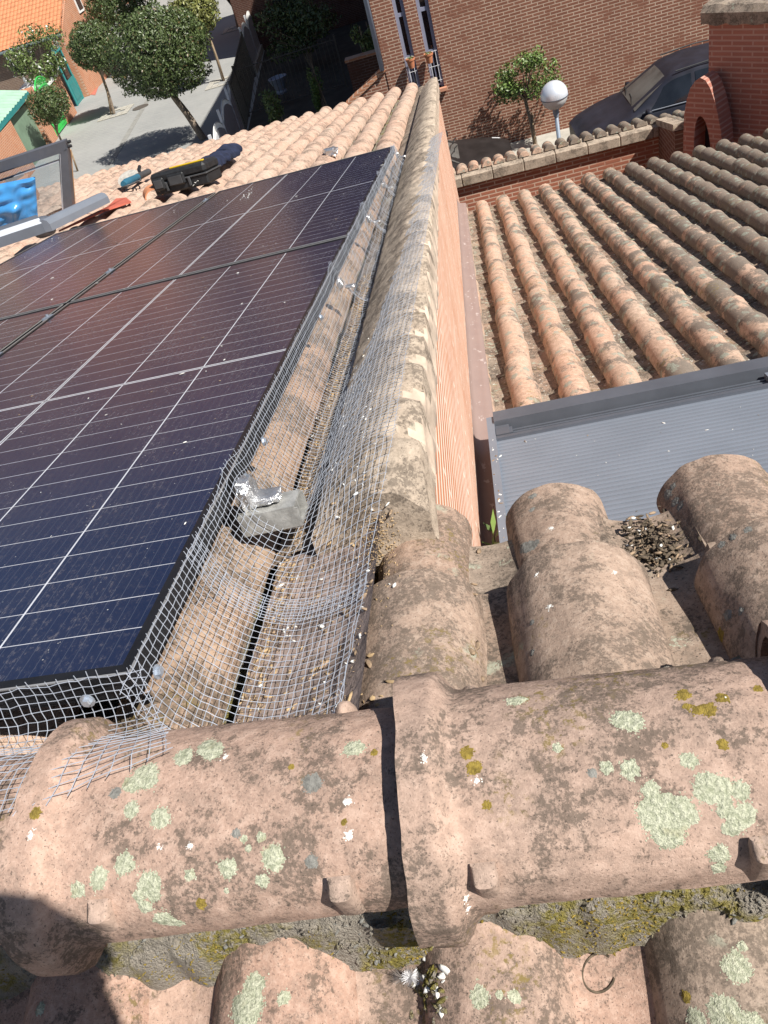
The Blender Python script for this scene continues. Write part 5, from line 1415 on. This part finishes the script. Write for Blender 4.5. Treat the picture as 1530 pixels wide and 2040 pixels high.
mb.grid([r for r in rows]); mb.poly(rows[0]); cp(mb, 'coping', 'tile_grey', tw, 40)
# arched brick fin in front of the tower
fo = .10
fpx = lambda x, y, o=fo: onplane(x, y, tn, tn.dot(a0) - o)
out = [(1383, 300), (1384, 250), (1386, 212), (1391, 184), (1399, 160), (1409, 146), (1419, 140), (1429, 145), (1438, 160), (1446, 183), (1453, 212), (1459, 245), (1462, 290)]
inn = [(1404, 300), (1405, 270), (1406, 250), (1408, 234), (1411, 224), (1414, 218), (1418, 216), (1423, 219), (1428, 227), (1432, 240), (1435, 254), (1437, 270), (1438, 290)]
af = root_at('arched_fin', 'rounded red brick fin with a small arched opening beside the tower', 'wall', fpx(1420, 290))
mb = MB()
for k in range(len(out) - 1):
    mb.prism([fpx(*out[k]), fpx(*out[k + 1]), fpx(*inn[k + 1]), fpx(*inn[k])], -tn * .22)
cp(mb, 'brickwork', 'brick_tower', af)
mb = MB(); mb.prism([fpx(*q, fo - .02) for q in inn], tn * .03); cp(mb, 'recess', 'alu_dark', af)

# ------------------------------------------------------------------ details in the foreground
bpy.context.view_layer.update()
def bvh(objs):
    v = []; f = []
    for o in objs:
        b = len(v); mw = o.matrix_world; v += [mw @ q.co for q in o.data.vertices]; f += [tuple(b + i for i in p.vertices) for p in o.data.polygons]
    return BVHTree.FromPolygons(v, f)
fg = [o for o in scene.objects if o.type == 'MESH' and o.name.split('.')[0] in ('ridge_tile', 'barrel_tile', 'channel_tile', 'lead_sheet', 'coping', 'mortar_bed', 'mortar_fillet')]
TREE = bvh(fg)
owner = {}
def hit(px, py):
    d = ray(px, py).normalized(); return TREE.ray_cast(CAM_POS, d)
caps = [(o, bvh([o])) for o in scene.objects if o.type == 'MESH' and o.name.split('.')[0] in ('ridge_tile', 'barrel_tile')]
def patch(px, py, rad, mat, seed, elong=1.0, ang=0.0, lift=.0008, lobes=.30, name='lichen_patch'):
    d = ray(px, py).normalized(); best = None
    for o, t in caps:
        h = t.ray_cast(CAM_POS, d)
        if h[0] is not None and (best is None or h[3] < best[0]): best = (h[3], o, t, h)
    g = hit(px, py)
    if best is None or g[0] is None or g[3] < best[0] - .004: return
    if name == 'bird_dropping': rad *= .62
    dist, o, t, h = best; n = h[1]; c = h[0]
    if n.dot(d) > 0: n = -n
    u = (CAM_R - n * CAM_R.dot(n)).normalized(); v = n.cross(u)
    r = rad / FPX * dist * 1.08
    mb = MB(); rows = []; N = 84
    for i in range(9):
        q = i / 8; row = []
        for k in range(N):
            a = 2 * math.pi * k / N
            rr = r * (1 + lobes * nz((math.cos(a) * 1.3 + seed, math.sin(a) * 1.3, seed * 2)) + lobes * .55 * nz((math.cos(a) * 4.5 + seed, math.sin(a) * 4.5, 3)) + .13 * nz((math.cos(a) * 9, math.sin(a) * 9, seed)) + .10 * nz((math.cos(a) * 22, math.sin(a) * 22, seed)))
            x = rr * q * math.cos(a) * elong; y = rr * q * math.sin(a)
            x, y = x * math.cos(ang) - y * math.sin(ang), x * math.sin(ang) + y * math.cos(ang)
            p = c + u * x + v * y + n * .02
            g = t.ray_cast(p, -n, .06)
            p = g[0] if g[0] is not None else c + u * x + v * y
            hgt = lift * (1 - q ** 5) + .0007 * nz((p.x * 260, p.y * 260, p.z * 260)) * (1 - q ** 3)
            row.append(p + n * max(.0002, hgt))
        rows.append(row)
    mb.grid(rows, closed=True)
    Rg = random.Random(int(seed * 100)); ng = int(60 + rad * 9) if name == 'lichen_patch' else int(20 + rad * 3)
    for _ in range(ng):   # granules that feather the edge
        a = Rg.uniform(0, 6.2832); q = (.72 + .5 * abs(Rg.gauss(0, .45))) if Rg.random() < .75 else Rg.random() ** .5
        if name != 'lichen_patch': q = abs(Rg.gauss(0, 1.1))
        rr = r * (1 + lobes * nz((math.cos(a) * 1.3 + seed, math.sin(a) * 1.3, seed * 2)) + lobes * .55 * nz((math.cos(a) * 4.5 + seed, math.sin(a) * 4.5, 3)))
        x = rr * q * math.cos(a) * elong; y = rr * q * math.sin(a)
        x, y = x * math.cos(ang) - y * math.sin(ang), x * math.sin(ang) + y * math.cos(ang)
        g = t.ray_cast(c + u * x + v * y + n * .02, -n, .06)
        if g[0] is None: continue
        gs = Rg.uniform(.0005, .0013) * (1 if name == 'lichen_patch' else .8); p = g[0]; b0 = len(mb.v); ph = Rg.uniform(0, 6.28)
        for k in range(5): mb.v.append(tuple(p + (u * math.cos(ph + k * 1.2566) * Rg.uniform(.6, 1.3) + v * math.sin(ph + k * 1.2566) * Rg.uniform(.6, 1.3)) * gs + n * .0001))
        mb.v.append(tuple(p + n * gs * .55))
        for k in range(5): mb.face((b0 + k, b0 + (k + 1) % 5, b0 + 5))
    w = mb.build(name, M[mat], o, True); w.matrix_parent_inverse = o.matrix_world.inverted()
LP = [(367, 1508, 17), (418, 1490, 20, 1.25, -1.0), (290, 1545, 21, 1.3, -.6), (262, 1562, 13, 1.3, -.4), (262, 1613, 13), (318, 1631, 17), (249, 1720, 17), (196, 1750, 17, .75), (154, 1773, 12), (298, 1765, 22), (276, 1785, 9), (289, 1806, 10), (327, 1832, 14, 1.3), (350, 1838, 8, 1.6), (378, 1743, 8), (454, 1729, 14), (544, 1709, 19), (523, 1754, 10), (521, 1668, 7), (705, 1491, 15, 1.2), (495, 1690, 5), (451, 1775, 3), (1254, 1533, 15), (1208, 1529, 10), (1372, 1515, 13), (1296, 1575, 14), (1312, 1620, 31), (1355, 1618, 26), (1328, 1660, 25), (1411, 1570, 22), (1437, 1573, 20), (1475, 1575, 14), (1445, 1605, 12), (1478, 1630, 18, 1.5, .6), (1440, 1618, 8), (1455, 1652, 9, 1.5), (1434, 1702, 16), (1432, 1730, 10), (1250, 1437, 20, 1.5, -.3), (1420, 1575, 8), (1028, 1395, 12, 1.4), (1110, 1490, 7), (486, 1671, 5)]
for i, q in enumerate(LP): patch(q[0], q[1], q[2], 'lichen', i * 1.37, *(q[3:5] if len(q) > 3 else ()))
for i, q in enumerate([(505, 1965, 18), (490, 2010, 24, 1.2), (472, 2000, 12), (565, 1988, 9), (1468, 1925, 20), (955, 1985, 15), (1025, 1986, 9), (995, 1982, 5), (1445, 2020, 26), (1385, 2030, 14), (1500, 2035, 12), (80, 2010, 8), (1478, 1885, 6), (350, 1935, 7)]): patch(q[0], q[1], q[2], 'lichen', 50 + i * 1.7, *(q[3:4] if len(q) > 3 else ()))
for i, q in enumerate([(622, 1560, 16), (620, 1718, 10), (470, 1660, 6), (230, 1580, 9), (1180, 1540, 7), (1062, 988, 7), (1330, 985, 10), (1345, 1000, 9), (1340, 970, 7), (1325, 960, 6), (1050, 1090, 14, 1.5, -.8), (1065, 1085, 10), (1438, 1085, 6), (1460, 1070, 6), (1490, 1055, 6), (1450, 1225, 9), (1475, 1218, 6), (1355, 1008, 8), (1060, 1015, 5), (1060, 1240, 5), (1060, 1300, 5)]): patch(q[0], q[1], q[2], 'lichen_grey', 80 + i * 1.3, *(q[3:5] if len(q) > 3 else ()))
for i, q in enumerate([(1363, 1385, 11), (1405, 1413, 12, 1.4), (1370, 1407, 6), (1440, 1390, 9), (970, 1604, 6), (400, 1800, 8), (685, 1638, 4), (580, 1528, 4), (1440, 1482, 7), (1325, 1485, 4), (70, 1620, 9), (745, 1500, 5), (1367, 1986, 6), (1510, 1372, 6), (1412, 1285, 14), (1435, 1265, 12), (930, 1500, 10), (945, 1530, 12)]): patch(q[0], q[1], q[2], 'lichen_yellow', 120 + i * 1.9, *(q[3:4] if len(q) > 3 else ()), lobes=.45)
for i, q in enumerate([(695, 1664, 11, 1.0), (692, 1597, 8, 1.4), (449, 1508, 6), (60, 1665, 8), (316, 1688, 4), (380, 1685, 6), (950, 1555, 7), (1098, 1052, 6), (1068, 1145, 5), (1095, 1208, 6), (1225, 1140, 5), (1410, 1240, 13, .45, .5), (1400, 1255, 6), (1445, 1390, 5), (928, 1790, 8, .5, .5), (932, 1810, 6), (845, 1510, 9, .6), (1170, 1885, 14)]): patch(q[0], q[1], q[2], 'dropping', 160 + i * 2.1, *(q[3:5] if len(q) > 3 else ()), lobes=.5, name='bird_dropping')

# loose debris
def crumb(mb, p, r, seed, m=0, k=5):
    R = random.Random(seed); rows = []
    A = Matrix.Rotation(R.uniform(0, 6.28), 3, 'Z') @ Matrix.Rotation(R.gauss(0, .5), 3, 'X')
    sx, sy, sz = R.uniform(1.0, 2.3), R.uniform(.5, 1.0), R.uniform(.22, .6)
    for i in range(k + 1):
        th = math.pi * i / k; row = []
        for j in range(6):
            d = Vector((math.sin(th) * math.cos(2 * math.pi * j / 6) * sx, math.sin(th) * math.sin(2 * math.pi * j / 6) * sy, math.cos(th) * sz))
            row.append(p + A @ (d * r * (1 + .55 * nz((i * 1.3 + seed * .37, j * 1.7, seed * .11)))))
        rows.append(row)
    mb.grid(rows, m, R.random(), closed=True)
mb = MB(); R = random.Random(3); n = 0
while n < 210:
    px = R.gauss(610, 120); py = R.uniform(960, 1420)
    if not (330 < px < 790): continue
    h = hit(px, py)
    if h[0] is None: continue
    crumb(mb, h[0] + Vector((0, 0, .001)), R.choice((.0012, .0015, .002, .0025, .003, .0045)), n, R.choice((0, 0, 1, 2, 2)), 4); n += 1
for k in range(260):
    t_ = R.random(); px = 600 + 150 * R.random(); py = 640 + 330 * R.random(); h = hit(px, py)
    if h[0] is not None: crumb(mb, h[0], R.choice((.0015, .002, .003)), 900 + k, R.choice((0, 1, 2)), 4)
for k in range(2200):      # filled channel beside the panel
    u = R.uniform(.0, 2.3); x = R.gauss(.066, .020); p = LEFT(x, u, -.155)
    h = TREE.ray_cast(p + LEFT.H * .3, -LEFT.H)
    if h[0] is not None: crumb(mb, h[0], R.uniform(.0015, .0045), 2000 + k, R.choice((0, 0, 2)), 4)
tag(mb.build('dry_droppings', [M['debris'], M['dropping'], M['straw']], None, True), 'dry husks and droppings scattered over the sheet and channel under the wire mesh', 'debris', kind='stuff')
mb = MB()
for k in range(800):
    px = R.gauss(1283, 26); py = R.gauss(1070, 26); h = hit(px, py)
    p = h[0] if h[0] is not None else NEAR(.675, .34, -.08)
    p = NEAR(.675 + R.gauss(0, .022), .36 + R.gauss(0, .045), -.085 + abs(R.gauss(0, .012)))
    crumb(mb, p, R.uniform(.0012, .0045), 4000 + k, R.choice((0, 0, 0, 1)) if R.random() > .04 else 2, 4)
tag(mb.build('nest_debris', [M['debris_dark'], M['debris'], M['dropping']], None, True), 'clump of dark nest debris packed between two near tiles', 'debris', kind='stuff')
for px, py, r in ((955, 1100, .006), (945, 1165, .004), (950, 1290, .007), (940, 1300, .006), (962, 1355, .006), (945, 1185, .004), (725, 1190, .006), (728, 1215, .005), (712, 1085, .007), (605, 1070, .008), (648, 1325, .008), (690, 1225, .009), (735, 1050, .004), (780, 1020, .006)):
    h = hit(px, py)
    if h[0] is not None:
        mb = MB(); crumb(mb, h[0] + Vector((0, 0, r * .4)), r * .8, px, 0, 7)
        tag(mb.build('seed_husk', M['debris'], None, True), 'small brown husk lying beside the near tiles and sheet', 'husk', 'small husks scattered round the near tiles')
for i, (px, py, r) in enumerate(((755, 1075, 22), (745, 1110, 14), (690, 1270, 16), (770, 1060, 10), (720, 1120, 10))):
    pass
# straw dust beside the first near tile
mb = MB()
for k in range(420):
    px = R.gauss(752, 20); py = R.gauss(1085, 38); h = hit(px, py)
    if h[0] is not None: crumb(mb, h[0], R.uniform(.0008, .0022), 7000 + k, 0, 3)
tag(mb.build('straw_dust', M['straw'], None, True), 'pale straw coloured dust piled against the first near tile', 'debris', kind='stuff')
# grit and moss cushions on the mortar joints
mb = MB(); beds = bvh([o for o in scene.objects if o.type == 'MESH' and o.name.split('.')[0] == 'mortar_bed' and o.parent == ridge])
for k in range(5200):
    if k % 4: px, py = R.uniform(0, 1530), R.uniform(1770, 1960)
    else: px, py = R.uniform(980, 1530), R.uniform(1290, 1400)
    h = hit(px, py); g = beds.ray_cast(CAM_POS, ray(px, py).normalized())
    if h[0] is None or g[0] is None or g[3] > h[3] + .003: continue
    ms = nz((g[0].x * 11, g[0].y * 16, 4)) > .02
    crumb(mb, g[0], R.choice((.0006, .0009, .0013, .0018)) if ms else R.choice((.0008, .0012, .0018, .0026)), 11000 + k, 1 if ms and R.random() < .8 else (2 if R.random() < .12 else 0), 4)
tag(mb.build('mortar_grit', [M['mortar'], M['lichen_yellow'], M['lichen_grey']], None, True), 'grit and yellow moss cushions on the mortar joints along the ridge', 'moss', kind='stuff')
# pale bits stuck to the panels
mb = MB()
for k in range(170):
    x = -R.random() * 2.2; u = R.random() ** 1.2 * 4.4; q = PANEL(x, u, .0006)
    L_ = R.choice((.0012, .0015, .002, .003, .0045)); crumb(mb, q, L_, 15000 + k, R.choice((0, 0, 1)), 4)
for i_ in range(len(mb.v)):
    x, u, hh = PANEL.inv(Vector(mb.v[i_])); mb.v[i_] = tuple(PANEL(x, u, max(-.001, min(hh, .003) * .4)))
for (px, py, qx, qy) in ((478, 398, 505, 372), (382, 372, 395, 358), (488, 398, 497, 384)):
    a = PANEL.at(px, py, .0005); b = PANEL.at(qx, qy, .0005)
    for k in range(14): crumb(mb, a.lerp(b, R.random()) + PANEL.X * R.gauss(0, .006), R.uniform(.0015, .004), 16000 + k, 0, 3)
tag(mb.build('panel_droppings', [M['dropping'], M['debris']], None, True), 'small pale droppings and bits stuck to the glass of the solar panels', 'droppings', kind='stuff')
mb = MB()
for k in range(70):
    q = SH(R.uniform(.40, 1.5), R.uniform(1.0, 2.2) if k % 3 else R.uniform(1.2, 1.9), -.0145 if k % 3 else .0025)
    if k % 3 == 0: q = SH(R.uniform(.388, .412), R.uniform(1.2, 2.2), .0025)
    crumb(mb, q, R.choice((.0015, .002, .003, .0045)), 17000 + k, R.choice((0, 0, 1)), 4)
tag(mb.build('shutter_droppings', [M['dropping'], M['debris']], None, True), 'small pale droppings and crumbs on the grey roller shutter and its side rail', 'droppings', kind='stuff')
# dirt on the tile strip beside the panel
mb = MB()
for k in range(1500):
    h = TREE.ray_cast(LEFT(R.uniform(-.01, .055), abs(R.gauss(0, 1.3)), .1), -LEFT.H)
    h2 = TREE.ray_cast(LEFT(R.uniform(.05, .24), R.uniform(-.05, .45), .1), -LEFT.H) if k % 2 else h
    for g in (h, h2):
        if g[0] is not None: crumb(mb, g[0], R.uniform(.0006, .0022), 18000 + k, 0 if R.random() < .7 else 1, 3)
tag(mb.build('loose_dirt', [M['debris_dark'], M['debris']], None, True), 'dark loose dirt on the tile strip and sheet under the mesh', 'dirt', kind='stuff')
# white down feather on the mortar
h = hit(822, 1955); p = (h[0] if h[0] is not None else BACK(.29, .28, 0)) + Vector((0, 0, .012))
mb = MB()
for k in range(420):
    d = Vector((R.gauss(0, 1), R.gauss(0, 1), R.gauss(.35, .8))).normalized(); g_ = d.x < -.1 and R.random() < .35
    L = R.uniform(.006, .012) * (1.25 if g_ else 1); q = p + d * L + Vector((0, 0, .001)) + (Vector((-.012, .002, -.004)) if g_ else Vector((0, 0, 0))); s_ = d.orthogonal().normalized() * .0002
    a_ = p + (Vector((-.008, .0, -.003)) if g_ else Vector((0, 0, 0))); mb.poly([a_ - s_, a_ + s_, q + s_ * .4, q - s_ * .4], 1 if g_ else 0)
tag(mb.build('down_feather', [M['feather'], M['feather_grey']]), 'tuft of white and grey down caught on the mortar below the ridge', 'feather')
mb = MB()
for k in range(60):
    h = hit(860 + R.gauss(0, 14), 1965 + R.gauss(0, 26))
    if h[0] is not None: crumb(mb, h[0], R.uniform(.0015, .0055), 8000 + k, R.choice((0, 0, 1)), 4)
tag(mb.build('mortar_crumbs', [M['mortar'], M['dropping']], None, True), 'pale mortar crumbs beside the down feather', 'debris', kind='stuff')
mb = MB(); h = hit(1193, 1938)
if h[0] is not None:
    n_ = h[1]; u_ = n_.orthogonal().normalized(); v_ = n_.cross(u_)
    mb.tube([h[0] + n_ * .001 + (u_ * math.cos(a) + v_ * math.sin(a) * .8) * .019 for a in [i * .22 for i in range(24)]], .0013, 5)
    tag(mb.build('curled_ring', M['debris_dark'], None, True), 'thin dark curled ring lying on the channel tile at the bottom right', 'ring')
# weed growing in the shaded gap
t = root_at('gap_weed', 'small green weed growing in the dark gap beside the shutter', 'plant', RIGHT(.37, 1.55, 0))
mb = MB()
for k in range(12):
    a = k * 2.4; b_ = RIGHT(.365, 1.50 + .02 * (k % 5), .02 + .012 * k); d = Vector((math.cos(a) * .6, math.sin(a), .7)).normalized(); s_ = d.cross(Vector((0, 0, 1))).normalized(); L = .05 + .02 * (k % 3)
    mb.poly([b_, b_ + d * L * .5 + s_ * .009, b_ + d * L, b_ + d * L * .5 - s_ * .009], 0, R.random())
cp(mb, 'leaves', 'leaf_bright', t, rnd=True)
mb = MB(); mb.tube([RIGHT(.365, 1.52, -.05), RIGHT(.365, 1.53, .16)], .003, 5); cp(mb, 'stem', 'leaf_mid', t)

# ------------------------------------------------------------------ the photographer, crouching behind the camera, who throws the shadow at the lower left
def figure():
    hc = Vector((.664, -.728, .925)); DV = Vector((-.07, .08, -.03))
    t = root_at('person', 'crouching person in work clothes holding up a phone, out of frame', 'person', (.85, -1.15, -.42))
    V = []; E_ = []; Rd = []
    def j(p, r, link=None, mv=True):
        V.append(tuple(Vector(p) + (DV if mv else Vector((0, 0, 0))))); Rd.append(r)
        if link is not None: E_.append((link, len(V) - 1))
        return len(V) - 1
    pel = j((.93, -1.18, -.02), .13)
    sp1 = j((.90, -1.10, .18), .13, pel); sp2 = j((.86, -1.02, .40), .145, sp1); nk0 = j((.79, -.93, .62), .085, sp2); nk = j((.755, -.88, .74), .050, nk0)
    hd0 = j((.735, -.845, .84), .070, nk); hd1 = j(hc, .080, hd0, False); hd2 = j(hc + Vector((-.01, .0, .075)), .055, hd1, False)
    for s in (-1, 1):
        sh_ = j(Vector((.80 + .155 * s, -.95 - .05 * s, .585)), .062, nk0); el = j(Vector((.70 + .17 * s, -.90 - .03 * s, .42)), .044, sh_)
        hq = CAM_POS - CAM_F * .046 + CAM_D * .070 + CAM_R * (.056 * s); wr_ = j(hq - CAM_F * .05 + CAM_D * .055 + CAM_R * (.012 * s), .026, el, False); j(hq, .025, wr_, False)
        hp = j(Vector((.93 + .10 * s, -1.18, -.06)), .095, pel); kn = j(Vector((.80 + .17 * s, -.86, .02)), .066, hp); an = j(Vector((.88 + .15 * s, -1.08, -.36)), .042, kn); j(Vector((.83 + .16 * s, -.96, -.385)), .036, an)
    me = bpy.data.meshes.new('body'); me.from_pydata(V, E_, []); o = bpy.data.objects.new('body', me); scene.collection.objects.link(o)
    sk = o.modifiers.new('Skin', 'SKIN'); sk.use_smooth_shade = True; o.modifiers.new('Sub', 'SUBSURF').levels = 1; o.modifiers['Sub'].render_levels = 2
    for i, v in enumerate(me.skin_vertices[0].data): v.radius = (Rd[i], Rd[i]); v.use_root = i == 0
    me.materials.append(M['shirt']); o.parent = t; o.matrix_parent_inverse = t.matrix_world.inverted()
    f = Vector((-.62, .70, -.36)).normalized(); s = f.cross(Vector((0, 0, 1))).normalized(); u = s.cross(f)
    mb = MB(); rows = []
    for i in range(19):
        th = math.pi * i / 18; row = []
        for k in range(28):
            a = 2 * math.pi * k / 28; d = Vector((math.sin(th) * math.cos(a), math.sin(th) * math.sin(a), math.cos(th)))
            fx, sx, ux = d.y, d.x, d.z
            nose = .022 * math.exp(-((sx) / .16) ** 2 - ((ux + .12) / .18) ** 2) * max(0, fx); brow = .006 * math.exp(-((ux - .18) / .10) ** 2) * max(0, fx)
            chin = .012 * math.exp(-((sx) / .3) ** 2 - ((ux + .8) / .2) ** 2) * max(0, fx)
            eye = -.007 * (math.exp(-((abs(sx) - .38) / .14) ** 2 - ((ux - .04) / .10) ** 2)) * max(0, fx)
            row.append(hc + s * sx * .076 * (1 - .18 * max(0, -ux)) + f * (fx * .095 + nose + brow + chin + eye) + u * ux * .118)
        rows.append(row)
    mb.grid(rows, closed=True); cp(mb, 'face', 'skin', t, True)
    for sg_ in (-1, 1):
        mb = MB(); crumple(mb, hc + s * sg_ * .078 - u * .01 - f * .008, s * .010, f * .018, u * .030, 6, .05, 1); cp(mb, 'ear', 'skin', t, True)
        mb = MB(); crumple(mb, hc + s * sg_ * .030 + f * .083 + u * .006, s * .013, f * .006, u * .006, 6, 0, 1); cp(mb, 'eye', 'white', t, True)
    mb = MB(); crumple(mb, hc + f * .090 - u * .058, s * .024, f * .006, u * .007, 6, .05, 1); cp(mb, 'mouth', 'terracotta_pot', t, True)
    mb = MB(); rows = []
    for i in range(15):
        th = math.pi * i / 14; rows.append([hc - f * .014 + u * .022 + (s * math.sin(th) * math.cos(a) * .080 + f * math.sin(th) * math.sin(a) * .090 + u * math.cos(th) * .102) * (1 + .06 * nz((i * .9, a * 3, 2))) for a in [2 * math.pi * k / 22 for k in range(22)]])
    mb.grid(rows, closed=True); cp(mb, 'hair', 'hair', t, True)
    # hands: palm, four bent fingers and a thumb each, round the phone's long sides
    pc_ = CAM_POS - CAM_F * .022 + CAM_D * .045
    for sg_ in (-1, 1):
        w0 = pc_ + CAM_R * (.052 * sg_) + CAM_D * .020 - CAM_F * .020; mb = MB()
        crumple(mb, w0, CAM_R * .020, CAM_D * .046, CAM_F * .016, 10, .06, 2); cp(mb, 'palm', 'skin', t, True)
        for k, (L, z) in enumerate(((.060, -.040), (.068, -.020), (.062, .000), (.048, .019))):
            b = w0 + CAM_D * z + CAM_R * (.006 * sg_) + CAM_F * .008; mb = MB(); mb.tube([b, b + CAM_F * .022 + CAM_R * .002 * sg_, b + CAM_F * .026 - CAM_R * (L * .28 * sg_), b + CAM_F * .022 - CAM_R * (L * .46 * sg_)], [.0088, .0086, .0078, .006], 8); cp(mb, 'finger', 'skin', t, True)
        b = w0 - CAM_D * .022 - CAM_F * .008; mb = MB(); mb.tube([b, b - CAM_R * (.016 * sg_) - CAM_D * .016 - CAM_F * .004, b - CAM_R * (.030 * sg_) - CAM_D * .026 - CAM_F * .004], [.0115, .0105, .008], 8); cp(mb, 'thumb', 'skin', t, True)
    return t
figure()
ph_ = root_at('phone', 'black phone held up by the crouching person, out of frame', 'phone', CAM_POS - CAM_F * .02)
mb = MB(); c = CAM_POS - CAM_F * .018 + CAM_D * .045; bev(mb, lambda a, b, d: c + CAM_R * a + CAM_D * b - CAM_F * d, -.037, .037, -.062, .078, 0, .008, .010); cp(mb, 'case', 'phone', ph_)
mb = MB(); mb.lathe(CAM_POS - CAM_F * .0178, [(.0075, 0), (.0075, .0016), (.006, .002)], 16, ax=CAM_F); cp(mb, 'lens_ring', 'chrome', ph_)
mb = MB(); c2_ = c - CAM_F * .0082; mb.box(c2_ - CAM_R * .034 - CAM_D * .075, CAM_R * .068, CAM_D * .150, -CAM_F * .0006); cp(mb, 'screen', 'dark_glass', ph_)
